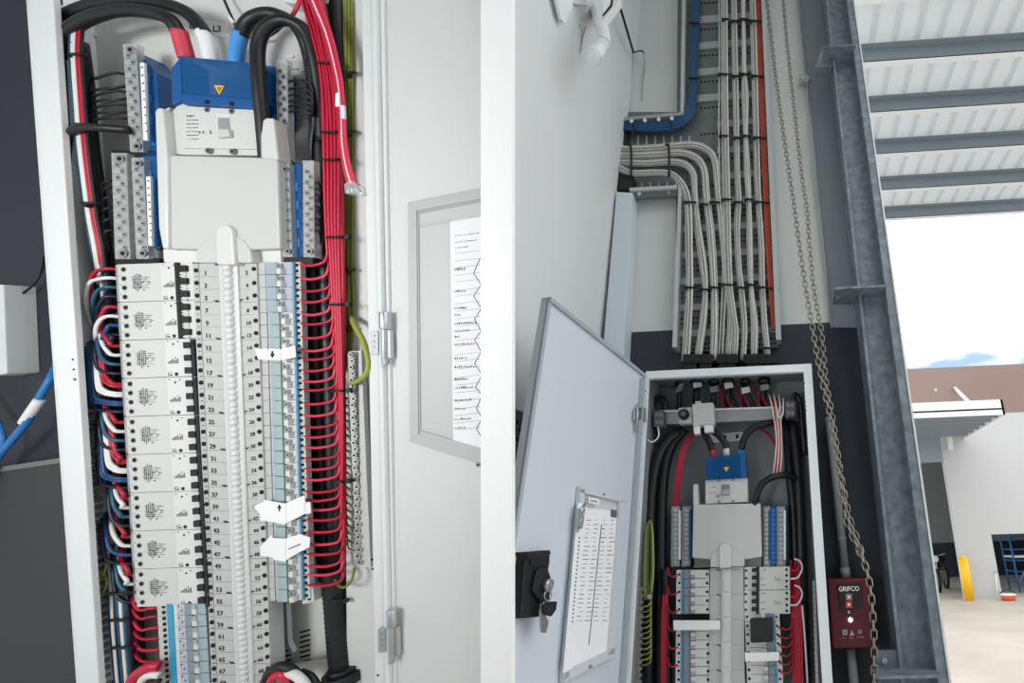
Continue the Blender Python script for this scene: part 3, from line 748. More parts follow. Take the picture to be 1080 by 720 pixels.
for i in range(34):
    f = i / 33; v = 374 + 219 * f; u = 370 + 7.6 * f
    mb = MB('steel').disc(u + (.7 if i % 2 else -.7), v, 1.0, 2.7, .012, 'steel', 8).disc(u + (.7 if i % 2 else -.7), v, .9992, 1.2, .001, 'hole', 6)
    part('screw', mb, eb)
mb = MB('hole')
for i in range(26): f = i / 25; mb.disc(380.5 + 7.2 * f, 425 + 150 * f, 1.0055, .9, .001, 'cab_in', 6)
part('plate_hole', mb, eb)
for i in range(22):
    v = 412 + 8 * i; u = 370 + 7.6 * (v - 374) / 219
    wire('earth_wire', [(u - 2, v, 1.008), (u - 6, v - .6, 1.012), (u - 10, v - 3, 1.02), (u - 11.5, v - 11, 1.03)], .8, ('green3', 'green')[i % 2], 'fine green earth wire into the near earth bar, %s from the top' % ORD[i + 1], 'wire', 'fine earth wires of the near earth bar')
wire('earth_wire', [(374, 598, 1.01), (371, 611, 1.0), (364, 619, 1.0), (357, 617, 1.01), (352, 608, 1.03)], 1.3, 'green', 'olive earth wire looping under the foot of the near earth bar', 'wire')
# lugs and tails at the very bottom
for k, (pts, r, m, l) in enumerate((([(279, 735, .995), (283, 712, .99), (294, 703, .985), (306, 705, .985), (314, 716, .99), (317, 735, 1.0)], 5, 'black', 'black cable tail curling at the bottom of the near board'),
        ([(284, 735, .985), (287, 716, .98), (297, 711, .978), (304, 722, .98), (305, 735, .985)], 4, 'red', 'red cable tail curling at the bottom of the near board'),
        ([(300, 708, .985), (312, 712, .98), (322, 722, .98), (327, 738, .985)], 4.5, 'wire_white', 'white cable tail at the bottom of the near board'),
        ([(318, 708, 1.0), (328, 713, .995), (335, 724, .995), (338, 738, 1.0)], 3.4, 'cable_black', 'black cable tail beside the conduit at the bottom of the near board'))):
    wire('cable_tail', pts, r, m, l, 'cable', n=10)

# ---- wiring on the left of the near board
for k, (m, du) in enumerate((('wire_teal', -2.5), ('wire_white', 0), ('wire_white', 2.2), ('red3', 5), ('red', 7.4), ('black', 9.8))):
    wire('riser_wire', [(79 + du, 20, 1.0), (76.5 + du, 45, .99), (77.5 + du, 75, .988), (80 + du, 110, .99), (83 + du, 150, .992), (87.5 + du, 190, .996), (93 + du, 230, 1.0), (99 + du, 262, 1.005), (104 + du, 300, 1.02)], 1.5, m,
         '%s wire in the upright strip at the upper left, %s from the left' % ({'wire_teal': 'teal', 'wire_white': 'white', 'red3': 'red', 'red': 'red', 'black': 'black'}[m], ORD[k + 1]), 'wire', 'upright wires at the upper left')
for k, (u, v) in enumerate(((78.5, 57), (85, 131), (93, 214))):
    mb = MB('black'); ring(mb, u + 2.5, v, .995, 9, .014, rpx=1.5); mb.disc(u - 5, v + 1, .985, 3, .01, 'black')
    single('cable_tie', mb, 'black cable tie on the upright wires at the upper left, %s from the top' % ORD[k + 1], 'cable tie', 'ties at the upper left')
for k, m in enumerate(('wire_white', 'wire_teal', 'wire_navy')):
    wire('riser_wire', [(97 + 3 * k, 235, 1.01), (101 + 3 * k, 262, 1.01), (106 + 3 * k, 290, 1.012), (108 + 3 * k, 320, 1.02), (102 + 3 * k, 345, 1.03)], 1.5, m, '%s wire slanting behind the first breaker tails' % ('white', 'teal', 'navy')[k], 'wire')
NAMES = {'red': 'red', 'wire_white': 'white', 'wire_blue': 'blue', 'wire_teal': 'teal', 'wire_navy': 'dark blue', 'red3': 'red'}
for mi in range(9):
    for hi in range(4):
        u0, v0 = LM(-2, 40.18 * mi + 5.6 + 9.7 * hi)
        m = ('red3', 'wire_white', ('wire_teal', 'wire_blue')[mi % 2], 'wire_navy')[hi]
        col = NAMES[m]
        for dbl in range(2 if mi in (3, 5) and hi < 3 else 1):
            o = dbl * 2.4
            if mi in (0, 1):
                ux = (95, 91, 98, 103)[hi] + mi * 10
                pts = [(u0 + 3, v0, 1.01), (u0 - 10, v0 - 1, 1.0), (ux + 5, v0 + 3, .998), (ux, v0 + 14, 1.0), (ux + 1, v0 + 32, 1.01), (ux + 8, v0 + 52, 1.03)]
            else:
                dep = (20, 26, 33, 38)[hi] if mi in (3, 5, 7) else (18, 20, 24, 28)[hi]
                ux = u0 - dep - o + (6 if mi > 4 else 0)
                up = 36 + 7 * hi if mi in (3, 5) else (14 + 7 * hi)
                pts = [(u0 + 3, v0 + o, 1.01), (u0 - 8, v0 + o, 1.0), (ux + 7, v0 - 3 + o, .997), (ux + 1.5, v0 - 11 + o, .998), (ux - 1, v0 - up, 1.005), (ux - 1, v0 - up - 16, 1.03)]
            lab_ = '%s wire into the %s of the near left column, %s' % (col, (ORD[mi + 1] + ' breaker'), ('upper' if dbl == 0 else 'lower') + ' of a pair' if (mi in (3, 5) and hi < 3) else ('top terminal', 'second terminal', 'third terminal', 'bottom terminal')[hi])
            wire('%s_wire' % col.replace(' ', '_'), pts, 1.9, m, lab_, 'wire', 'wires into the near left column', n=6, sub=4)
# vertical harness below
for k, (m, u, r) in enumerate((('wire_white', 118, 2), ('wire_navy', 121.5, 1.8), ('wire_teal', 124, 1.8), ('wire_white', 127.5, 2), ('wire_teal', 131, 1.8), ('wire_navy', 134, 1.8), ('wire_blue', 115.5, 1.6))):
    wire('harness_wire', [(u - 4, 575, 1.03), (u - 1, 610, 1.01), (u + 1, 650, 1.0), (u + 4, 690, 1.0), (u + 8, 735, 1.0)], r, m, '%s wire in the lower left upright harness, %s along' % (NAMES[m], ORD[k + 1]), 'wire', 'lower left harness')
for k, v in enumerate((626, 654, 683)):
    mb = MB('black'); ring(mb, 126 + (v - 626) * .07, v, 1.0, 12, .014, rpx=1.6)
    single('cable_tie', mb, 'black tie round the lower left upright harness, %s from the top' % ORD[k + 1], 'cable tie', 'ties on the lower left harness')
for k, v in enumerate((640, 649, 661, 672, 684, 696)):
    u0 = 167 + .055 * (v - 637)
    wire('red_wire', [(u0 + 2, v, 1.008), (u0 - 10, v + 1.5, 1.0), (u0 - 20, v + 3 if k < 3 else v + 1, 1.0), (u0 - 27, v - 6, 1.005), (u0 - 29, v - 22, 1.03)], 1.5, ('red', 'red3')[k % 2], 'red wire into the short bottom left column, %s from the top' % ORD[k + 1], 'wire', 'red wires of the bottom left column')
wire('power_cable', [(168, 702, .99), (158, 703, .985), (148, 708, .985), (140, 717, .985), (136, 735, .99)], 5, 'red', 'thick red cable bending into the bottom left column', 'cable', n=10)
wire('power_cable', [(168, 712, .985), (158, 712, .98), (150, 717, .98), (145, 735, .985)], 3.4, 'wire_white', 'thick white cable bending into the bottom left column', 'cable', n=10)
wire('power_cable', [(169, 718, .983), (160, 719, .98), (155, 724, .98), (152, 737, .985)], 2.6, 'cable_black', 'black cable under the thick white one at bottom left', 'cable', n=10)
# earth comb against the left rim
eb = thing('earth_bar', 'brass earth bar with a comb of screws beside the left rim of the near board', 'terminal bar', P(95, 722, 1.0))
part('bar', MB('green3').q([(83, 400), (93, 400), (109, 740), (99, 740)], 1.02, .01), eb)
for i in range(40):
    v = 406 + 8.2 * i; u = 86.3 + .047 * (v - 400)
    part('screw', MB('steel').disc(u, v, .998, 2.5, .02, 'screw', 8).disc(u, v, .997, 1.1, .002, 'hole', 6), eb)
for k, v in enumerate((480, 525, 610, 628)):
    u = 90 + .047 * (v - 400)
    wire('earth_wire', [(u, v, 1.0), (u + 8, v - 4, .998), (u + 12, v - 14, 1.0), (u + 9, v - 26, 1.01)], .9, ('green3', 'green2')[k // 2], 'thin green wire looping off the left earth bar, %s from the top' % ORD[k + 1], 'wire', 'loops off the left earth bar')

# ---- white strip added for the collage border between the two bays
struct('collage_strip', MB('post').q([(507, -320), (540, -320), (540, 1000), (507, 1000)], .968, .012), 'white strip standing in for the collage border beside the near board', 'trim')
# ================================================================== LOADING BAY (right side)
FR = RIGHT
YA = 2.15                      # face of the wall behind the far board
mat('wall_bhd', (120, 122, 122), .7)
mat('wall_up', (212, 215, 211), .7, noise=.02, scale=2)
mat('wall_nav', (44, 50, 60), .6, noise=.03, scale=3)
mat('wall_side', (222, 226, 225), .6, noise=.015, scale=1.5)
mat('tray', (112, 118, 118), .45, .35, noise=.06, scale=20)
mat('rung', (168, 174, 174), .4, .3)
mat('tray_rail', (190, 196, 196), .4, .2)
mat('galv', (146, 155, 162), .5, .25, scale=26, rgb2=(106, 116, 126), bump=.05)
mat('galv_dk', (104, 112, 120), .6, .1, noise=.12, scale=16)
mat('concrete', (192, 185, 175), .85, scale=1.2, rgb2=(176, 168, 157))
mat('panel', (190, 191, 190), .8, noise=.02, scale=.6)
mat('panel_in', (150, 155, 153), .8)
mat('parapet', (140, 118, 110), .8, noise=.03, scale=.8)
mat('roof_sheet', (226, 230, 230), .45)
mat('purlin', (142, 152, 160), .5, .2)
mat('white_metal', (226, 229, 228), .45)
mat('cable_grey', (214, 213, 206), .5)
mat('cable_grey2', (192, 191, 186), .5)
mat('orange', (166, 62, 40), .45)
mat('cable_blue', (6, 58, 98), .4)
mat('cable_blue2', (14, 84, 130), .4)
mat('maroon', (92, 22, 36), .4)
mat('maroon_dk', (40, 20, 28), .45)
mat('led', (255, 255, 255), .3, emit=3)
mat('key_red', (220, 60, 66), .4)
mat('door_r', (204, 213, 222), .4, noise=.01, scale=2)
mat('door_edge', (166, 174, 180), .45)
mat('perf', (96, 102, 104), .5, .3)
mat('bollard', (246, 190, 20), .45)
mat('cab_r', (232, 238, 241), .45)
mat('cab_r_shade_grey', (128, 134, 136), .6)  # grey with the shade of the far cabinet's recess put into the colour
mat('tub', (222, 90, 40), .45)
mat('pvc', (150, 156, 158), .5)
mat('pocket_r', (206, 212, 216), .3)
mat('sensor', (228, 230, 228), .4)
mat('glass_led', (244, 246, 246), .2)
mat('scaf_blue', (40, 104, 160), .5)

# ---- room shell
XL = -.862
ZB = 2.545                     # top of the dark dado band
x_r = RY(944, 360, YA).x
struct('wall_back', MB('wall_up').box((XL - .02, YA, ZB), (x_r, YA + .15, 5.2)), 'grey upper back wall behind the cable tray', 'wall')
struct('trim_2', MB('wall_nav').box((XL - .02, YA - .002, 0), (x_r, YA + .15, ZB)), 'dark navy lower band painted round the back wall', 'wall')
ys_ = lambda z: (1.22 - .372 * (z - 1.6)) / .928      # the wall stops where the near board's bay begins
struct('wall_side', MB('wall_side').prism([(XL, ys_(0), 0), (XL, YA + .1, 0), (XL, YA + .1, 5.2), (XL, ys_(5.2), 5.2)], (-.10, 0, 0)), 'pale grey side wall of the loading bay', 'wall')
# flashing and thin conduit right of the chains
a, b, c_, d = RY(838, 0, YA - .012), RY(884, 0, YA - .012), RY(905, 346, YA - .012), RY(872, 346, YA - .012)
a2, b2 = a + (a - d) * .1, b + (b - c_) * .1
single('corner_flashing', MB('purlin').prism([RY(842, -20, YA - .014), RY(900, -20, YA - .014), RY(925, 345, YA - .014), RY(876, 345, YA - .014)], (0, .01, 0)), 'bluish grey flashing strip on the wall between chains and steel column', 'flashing')
t = thing('thin_conduit', 'thin grey conduit running up the wall right of the chains', 'conduit', RY(876, 345, YA - .02))
part('tube', MB('zinc').cyl(RY(840, -20, YA - .03), RY(877, 345, YA - .03), .006, 'zinc', 8), t)
mb = MB('steel'); mb.r(843, 79, 853, 86, YA - .042, .03, 'zinc'); mb.disc(847, 82, YA - .045, 2, .004, 'steel').disc(854, 86, YA - .014, 1.2, .004, 'hole')
part('clamp', mb, t)
# ground outside and inside
struct('ground', MB('concrete').box((-3, -2, -.1), (40, 60, 0)), 'pale concrete yard in front of the far warehouse', 'ground')

struct('wall_behind', MB('wall_bhd').box((-4, -3.7, 0), (5, -3.5, 5.4)), 'grey wall behind the viewer', 'wall')
struct('wall_left_end', MB('wall_up').box((-4.2, -3.5, 0), (-4, 2.3, 5.4)), 'grey wall at the left end of the bay', 'wall')
struct('ceiling_bay', MB('wall_up').box((-4, -3.5, 5.2), (1.0, YA + .15, 5.4)), 'ceiling over the bay', 'ceiling')
# ---- cable tray
tr = thing('cable_tray', 'perforated grey cable tray coming down the back wall with a branch to the left', 'cable tray', RY(767, 378, YA))
YT = YA - .02
def lrp(a, b, t): return a + (b - a) * t
def railL(v): return lrp(720, 712, (v - 0) / 365) if v > 120 else lrp(724, 719, v / 120)
def railR(v): return lrp(805, 821, v / 358)
mb = MB('tray')
mb.q([(715, -20), (804, -20), (821, 366), (712, 372)], YT, .012)
mb.q([(648, 118), (725, 118), (725, 204), (648, 206)], YT - .001, .012)
bm_base = mb
holes = bm_base
for i in range(15):
    v = -12 + 27.6 * i
    if v > 365: break
    l = 734 if v < 110 else 756 if v < 190 else 716
    part('rung', MB('rung').q([(l, v + 1.5), (railR(v) - 2, v - 4), (railR(v) - 2, v + 3), (l, v + 8.5)], YT - .014, .014, 'rung'), tr, bevel=.003)
    for r_ in range(2):
        for k in range(26):
            u = 714 + 4.1 * k; vv = v + 15 - .07 * (u - 735) + r_ * 5.2 * (1 if v > 190 else 0)
            if u < (736 if v < 130 else 716) or u > railR(v) - 3: continue
            if r_ and v <= 190: continue
            holes.q([(u, vv), (u + 2.3, vv - .2), (u + 2.3, vv + 1.6), (u, vv + 1.8)], YT - .001, .002, 'hole')
part('base_sheet', holes, tr)
for k in range(7):
    u = 672 + 9 * k
    part('clip', MB('tray_rail').r(u, 143, u + 1.8, 154, YT - .004, .006, 'tray_rail'), tr); part('clip', MB('tray_rail').r(u + 4, 192, u + 5.6, 201, YT - .004, .006, 'tray_rail'), tr)
mb = MB('tray_rail')
mb.q([(802, -20), (806.5, -20), (824, 358), (818.5, 358)], YT - .06, .06); part('side_rail', mb, tr)
mb = MB('tray_rail').q([(719.5, -20), (723, -20), (721, 118), (717.5, 120)], YT - .06, .06); part('side_rail', mb, tr)
mb = MB('tray_rail').q([(715.5, 196), (719, 196), (713.5, 366), (709, 366)], YT - .06, .06); part('side_rail', mb, tr)
mb = MB('tray_rail').q([(650, 124.5), (719, 118), (721, 121), (650, 127.5)], YT - .06, .06, 'zinc')
for u in (666, 680, 694.5, 708.5): mb.disc(u, 127.5 - .12 * (u - 666) * .6, YT - .062, 2.0, .006, 'white_metal')
part('side_rail', mb, tr)
mb = MB('tray_rail').q([(664, 198), (714, 195), (714, 198.5), (664, 201.5)], YT - .06, .06); mb.q([(668, 201), (714, 198), (714, 206), (670, 209)], YT - .045, .01, 'tray'); mb.disc(674, 204, YT - .047, 2, .004, 'white_metal').disc(705, 202.5, YT - .047, 1.5, .004, 'zinc')
part('side_rail', mb, tr)
single('wall_sleeve', MB('black').q([(649, 126), (662, 126), (662, 152), (649, 152)], YT - .03, .03), 'black cable entry behind the blue cables at the side wall', 'sleeve')
single('wall_sleeve', MB('black').q([(648, 180), (668, 186), (668, 200), (650, 200)], YT - .05, .05), 'black cable entry above the pale box trunking at the side wall', 'sleeve')
# ---- grey box trunking left of the tray
mb = MB('door_edge'); mat('trunk', (206, 216, 224), .45)
mb = MB('trunk').q([(650, 202), (667, 203), (652, 470), (627, 470)], YA - .10, .10)
single('box_trunking', mb, 'upright pale blue-grey box trunking in the corner below the tray branch', 'trunking', bevel=.003)

# ---- cables in the tray
def cab_bundle(nm, pts_c, n, wpx, y, m, r, desc, grp, sub=5, spread=None):
    """n parallel cables following a centre line, fanned over wpx pixels"""
    for i in range(n):
        f = (i / (n - 1) - .5) if n > 1 else 0
        pts = []
        for k, (u, v) in enumerate(pts_c):
            w_ = wpx * (spread[k] if spread else 1)
            a = pts_c[max(0, k - 1)]; b = pts_c[min(len(pts_c) - 1, k + 1)]
            tx, ty = b[0] - a[0], b[1] - a[1]; L = math.hypot(tx, ty)
            pts.append((u + f * w_ * ty / L + rnd.uniform(-.35, .35), v - f * w_ * tx / L, y - (.012 if i % 2 else 0)))
        wire(nm, pts, r, m[i % len(m)], desc + ', %s across' % ORD[i + 1], 'cable', grp, n=6, sub=sub)
G = ['cable_grey', 'cable_grey2', 'cable_grey']
YC = YT - .035
cab_bundle('grey_cable', [(646, 174), (652, 177), (667, 182.5), (690, 182), (706, 183), (716, 190), (723, 203), (726, 222), (727, 260), (727.5, 300), (726, 335), (723, 381)], 4, 5.6, YC - .012, G, 1.12, 'grey cable in the lowest bundle turning from the branch, leftmost in the tray', 'grey cables of the first bundle', spread=[1, 1, .8, .8, .8, .9, 1, 1, 1, .9, 1, 1])
cab_bundle('grey_cable', [(646, 169), (654, 171), (680, 172), (705, 170.5), (722, 173), (731, 183), (733, 205), (736, 240), (742, 280), (744, 305), (742, 335), (736, 378)], 5, 5.6, YC, G, 1.12, 'grey cable in the second bundle from the left of the tray', 'grey cables of the second bundle', spread=[1, 1, 1, 1, 1, 1, .8, 1, 1.1, .8, 1.1, 1])
cab_bundle('grey_cable', [(646, 162), (654, 164), (690, 163), (718, 161), (735, 167), (743, 180), (745, 205), (750, 250), (753, 300), (753.5, 340), (752.5, 380)], 5, 5.6, YC - .004, G, 1.12, 'grey cable in the third bundle from the left of the tray', 'grey cables of the third bundle')
cab_bundle('grey_cable', [(646, 153), (655, 157), (690, 156), (728, 152.5), (746, 158), (754, 170), (757, 200), (762, 250), (766, 300), (771, 335), (768, 376)], 5, 5.6, YC, G, 1.12, 'grey cable in the fourth bundle from the left of the tray', 'grey cables of the fourth bundle', spread=[1, 1, 1, 1, 1, .9, .7, .8, .7, 1.1, 1.1])
cab_bundle('grey_cable', [(759.5, -20), (760, 60), (760, 140), (761, 205), (763, 260), (763.5, 300), (762, 340), (760, 374)], 2, 3, YC, G, 1.12, 'thin grey cable pair running straight down beside the fourth bundle', 'straight thin grey cables')
cab_bundle('grey_cable', [(764.5, -20), (764.7, 40), (765.5, 140), (767, 200), (768, 260), (770, 303), (774, 335), (776, 350), (775, 374)], 4, 4.4, YC - .01, G, 1.12, 'grey cable in the fifth bundle from the left of the tray', 'grey cables of the fifth bundle')
cab_bundle('grey_cable', [(774, -20), (774.5, 40), (776, 110), (777.5, 180), (778.5, 210), (777, 240), (779, 280), (782, 310), (785, 345), (783.5, 380)], 4, 4.4, YC, G, 1.12, 'grey cable in the sixth bundle from the left of the tray', 'grey cables of the sixth bundle')
cab_bundle('grey_cable', [(783, -20), (784, 20), (785, 70), (786, 100), (786.5, 140), (788, 180), (790, 215), (791, 260), (792, 303), (796, 340), (795.5, 375)], 5, 4.4, YC - .006, G, 1.12, 'grey cable in the seventh bundle from the left of the tray', 'grey cables of the seventh bundle', spread=[1, .6, .7, 1.3, .8, 1, .8, 1, .8, 1.2, 1.2])
cab_bundle('grey_cable', [(793.5, -20), (795, 40), (797, 120), (798.5, 180), (800, 215), (803, 260), (804, 300), (806, 335), (810, 377)], 4, 4.4, YC, G, 1.12, 'grey cable in the eighth bundle, beside the orange cables', 'grey cables of the eighth bundle')
for k in range(3):
    wire('orange_cable', [(798.5 + k * 2.1, -20, YC - .01), (800 + k * 2.1, 60, YC - .01), (803 + k * 2.2, 140, YC - .012), (805.5 + k * 2.1, 200, YC - .01), (809 + k * 2, 270, YC - .01), (812 + k * 1.7, 310, YC - .01), (815 + k * 1.2, 348, YC - .01)], 1.25, 'orange', 'orange cable at the right side of the tray, %s from the left' % ORD[k + 1], 'cable', 'orange cables')
for k in range(7):
    f = k / 6 - .5
    wire('blue_cable', [(645, 131 + f * 9, YC), (660, 133 + f * 8, YC - .01), (690, 134 + f * 9, YC - .012), (712, 131 + f * 10, YC - .012), (726 + f * 6, 120 + f * 9, YC - .012), (731 + f * 7, 100, YC - .012), (732 + f * 6, 60, YC - .01), (733.5 + f * 7, 20, YC - .01), (734.5 + f * 6, -20, YC)], 1.25, ('cable_blue', 'cable_blue2')[k % 2],
         "blue cable turning left along the upper tray branch, %s from the bend's outside" % ORD[7 - k], 'cable', 'blue cables')
# ties
ti = 0
def tie_h(u0, u1, v, y, desc, k=0.06):
    mb = MB('black'); ring(mb, (u0 + u1) / 2, v, y - .006, (u1 - u0) / 2, .03, rpx=1.25, k=k)
    mb.disc(u0 + .5, v + .5, y - .035, 1.6, .008, 'black', 6)
    single('cable_tie', mb, desc, 'cable tie', 'ties in the tray')
for rn, (vv, us) in enumerate(((20, ((762, 768), (771, 778), (780.5, 788), (791, 803.5))), (78, ((758, 768.5), (773, 780), (782, 790), (793, 805.5))), (143, ((759, 768.5), (774, 781), (783, 791), (795, 808))),
                               (213, ((722, 734), (739, 746.5), (749, 759), (762, 771), (774.5, 782), (786, 795), (797, 811))), (303, ((723, 733.5), (738, 748), (749, 758), (761, 774), (777, 786), (788, 797), (800, 815))), (367, ((804, 816),)))):
    for cn, (u0, u1) in enumerate(us):
        tie_h(u0, u1, vv + (-3 if vv > 200 and cn in (3, 5) else 2 if cn % 2 else 0), YC, 'black cable tie in the tray, %s row down, %s from the left' % (ORD[rn + 1], ORD[cn + 1]))
for cn, u in enumerate((665, 705)):
    mb = MB('black').w([(u, 152, YC - .035), (u + .8, 165, YC - .04), (u + .5, 186, YC - .035)], 1.3, 'black')
    mb.w([(u, 152, YC - .035), (u - 3, 153, YC - .03)], 1.2, 'black')
    single('cable_tie', mb, 'black tie across the four branch bundles, ' + ('nearer the side wall', 'nearer the bend')[cn], 'cable tie')
for cn, (u, v) in enumerate(((667, 136), (707, 133), (732, 82), (732, 24))):
    mb = MB('black')
    if cn < 2: mb.w([(u, v - 7, YC - .022), (u + 1, v, YC - .026), (u, v + 7, YC - .022)], 1, 'black')
    else: ring(mb, u, v, YC - .008, 5, .018, rpx=1)
    single('cable_tie', mb, 'black tie on the blue cable bundle, %s from the side wall' % ORD[cn + 1], 'cable tie')
# cable glands into the top of the board
for k, (u, w_) in enumerate(((728, 8), (744, 8), (767, 11), (795, 11), (812, 7))):
    mb = MB('black').q([(u - w_, 373), (u + w_, 373), (u + w_, 383), (u - w_, 383)], YC - .04, .07).q([(u - w_ * .8, 383), (u + w_ * .8, 383), (u + w_ * .8, 396), (u - w_ * .8, 396)], YC - .035, .06)
    single('cable_gland', mb, 'black cable gland where grey cables enter the far board, %s from the left' % ORD[k + 1], 'gland', bevel=.004)

# ---- side wall fittings
def RXq(mb, pts, x, th, m=None): return mb.prism([RX(u, v, x) for u, v in pts], (-th, 0, 0), m)
fl = thing('floodlight', 'white square floodlight at the top of the pale side wall', 'light', RX(610, 10, XL))
mb = MB('sensor')
y0 = 1.42
mb.prism([RY(622, -14, y0), (RY(655, -14, y0)), RY(654, 1, y0), RY(638, 21, y0), RY(634, 24, y0), RY(630, 19, y0)], (0, .03, 0))
part('housing', mb, fl, bevel=.003)
part('lens', MB('glass_led').prism([RY(632, -12, y0 - .002), RY(648, -12, y0 - .002), RY(645, 5, y0 - .002), RY(637, 15, y0 - .002)], (0, .004, 0)), fl, label='pale lens')
part('gasket', MB('ink').prism([RY(646, -12, y0 - .003), RY(648, -12, y0 - .003), RY(645.5, 6, y0 - .003), RY(636, 17, y0 - .003), RY(635.5, 15.5, y0 - .003), RY(643.5, 5, y0 - .003)], (0, .004, 0)), fl)
mb = MB('cab_r').prism([RX(584, -14, XL + .03), RX(606, -14, XL + .03), RX(604, 8, XL + .03), RX(596, 24, XL + .03), RX(592, 20, XL + .03)], (-.012, 0, 0))
part('wall_bracket', mb, fl); mb = MB('sensor')
mb.prism([RX(603, -14, XL + .02), RX(628, -14, XL + .02), RX(622, 6, XL + .02), RX(606, 4, XL + .02)], (-.02, 0, 0), 'sensor'); part('mounting_arm', mb, fl)
pr = thing('motion_sensor', 'white swivel motion sensor below the floodlight', 'sensor', RX(622, 60, XL))
b0, b1, b2, b3 = RX(625, 16, XL + .01), RY(632, 28, 1.430), RY(633, 46, 1.400), RY(628, 56, 1.360)
h0 = RY(635, 50, 1.420); h1 = RY(625, 62, 1.320)
mb = MB('sensor').tube([RX(628, 10, XL), RY(632, 22, 1.460), RY(637, 36, 1.440), RY(637, 48, 1.430), RY(633, 55, 1.410)], [.026, .028, .027, .026, .025], n=12)
part('arm', mb, pr)
mb = MB('sensor'); ax = (h1 - h0).normalized(); mb.cyl(RY(637, 46, 1.430), RY(626, 60, 1.340), .029, n=18); mb.cyl(RY(634.5, 49, 1.410), RY(633.8, 50, 1.403), .031, n=18, m='cab_r')
part('barrel', mb, pr)
part('lens', MB('cab_r').cyl(RY(626, 60, 1.340), RY(625, 61.2, 1.334), .025, n=18), pr, label='grey lens disc')
mb = MB('sensor').prism([RX(607, 20, XL + .004), RX(624, 20, XL + .004), RX(627, 44, XL + .004), RX(611, 66, XL + .004)], (-.004, 0, 0), 'wall_side'); 
mb.tube([RX(u, v, XL + .01) for u, v in ((611, 26), (614, 34), (613, 50))], .002, 'pvc').tube([RX(u, v, XL + .012) for u, v in ((618, 28), (615, 38), (612, 56))], .002, 'pvc')
part('wires', mb, pr)
rod = thing('black_rod', 'black rod slanting down to a hook in the corner above the tray branch', 'rod', RY(668, 55, YA - .12))
part('rod', MB('black').cyl(RY(650, -6, 1.64), RY(668, 55, YA - .12), .007, n=8), rod)
part('hook', MB('black').w([(667, 56, YA - .1), (671, 54.5, YA - .1), (676, 53.5, YA - .08), (679, 55.5, YA - .05)], .9, 'ink2').w([(679, 56, YA - .04), (680, 70, YA - .01), (677.5, 90, YA - .004), (677, 106, YA - .004)], .45, 'pvc').w([(668, 57, YA - .05), (666, 90, YA - .01), (664, 118, YA - .004)], .4, 'pvc'), rod)
wire('loose_wire', [(650, 122, YC), (649, 117, YC - .02), (652, 115, YC - .02), (655, 118, YC), (656, 125, YC)], .7, 'pvc', 'small loop of grey wire sticking up at the corner end of the tray', 'wire')
wire('loose_wire', [(656, 123, YC), (654, 118, YC - .01), (657, 121, YC)], .7, 'black', 'black wire end beside the small grey loop at the corner', 'wire')

# perforated dark sheet low on the side wall
pf = thing('perforated_guard', 'dark perforated metal sheet behind the open board door', 'guard', RX(548, 640, XL + .03))
mb = MB('perf')
RXq(mb, [(520, 424), (571, 440), (556, 730), (520, 730)], XL + .03, .01)
for i in range(26):
    for j in range(7):
        u, v = 529 + j * 5.2 + (2.6 if i % 2 else 0) - .1 * i, 444 + 9.2 * i - j * .6
        if u < 563 - .05 * (v - 440): RXq(mb, [(u, v), (u + 2.4, v + 1.2), (u + 2.4, v + 5), (u, v + 4)], XL + .0306, .002, 'hole')
part('sheet', mb, pf)
# ---- far board
YB = 1.90                       # plane of its front rim
fb = thing('switchboard_cabinet', 'far grey switchboard cabinet under the cable tray with its door open', 'cabinet', RY(770, 800, 2.02))
zt = RY(855, 390, YB).z
xl, xr = RY(681, 396, YB).x, RY(856, 386, YB).x
def BX(mb, x0, x1, y0, y1, z0, z1, m=None): return mb.box((x0, y0, z0), (x1, y1, z1), m)
z0 = .35; rw = .034
zi = RY(770, 394, YB).z
ztop = RY(770, 387.5, YB).z
part('back_plate', BX(MB('cab_r_shade_grey'), xl, xr, 2.118, 2.13, z0, ztop), fb)
part('side_panel', BX(MB('cab_r_shade_grey'), xl, xl + .004, YB, 2.13, z0, ztop), fb)
part('side_panel', BX(MB('cab_r_shade_grey'), xr - .004, xr, YB, 2.13, z0, ztop), fb)
part('top_panel', BX(MB('cab_r_shade_grey'), xl, xr, YB, 2.13, ztop - .004, ztop), fb)
mb = MB('cab_r'); BX(mb, RY(684, 400, YB).x, RY(848, 400, YB).x, YB - .004, YB + .02, zi - .006, ztop); part('top_rim', mb, fb, bevel=.002)
xr_in = RY(848, 400, YB).x
mb = MB('cab_r'); BX(mb, xr_in, xr, YB - .004, YB + .02, z0, ztop); 
for u, v in ((848.5, 404), (849, 424), (849.6, 428), (850, 432.5)): mb.disc(u, v, YB - .0045, .9, .002, 'hole', 6)
part('right_rim', mb, fb, bevel=.002)
xl_in = RY(684, 400, YB).x
mb = MB('cab_r'); BX(mb, xl, xl_in, YB - .004, YB + .02, z0, ztop); mb.disc(680.5, 412, YB - .0045, .9, .002, 'hole', 6); mb.disc(682, 396, YB - .006, 1.6, .003, 'white_metal', 8)
part('left_rim', mb, fb, bevel=.002)
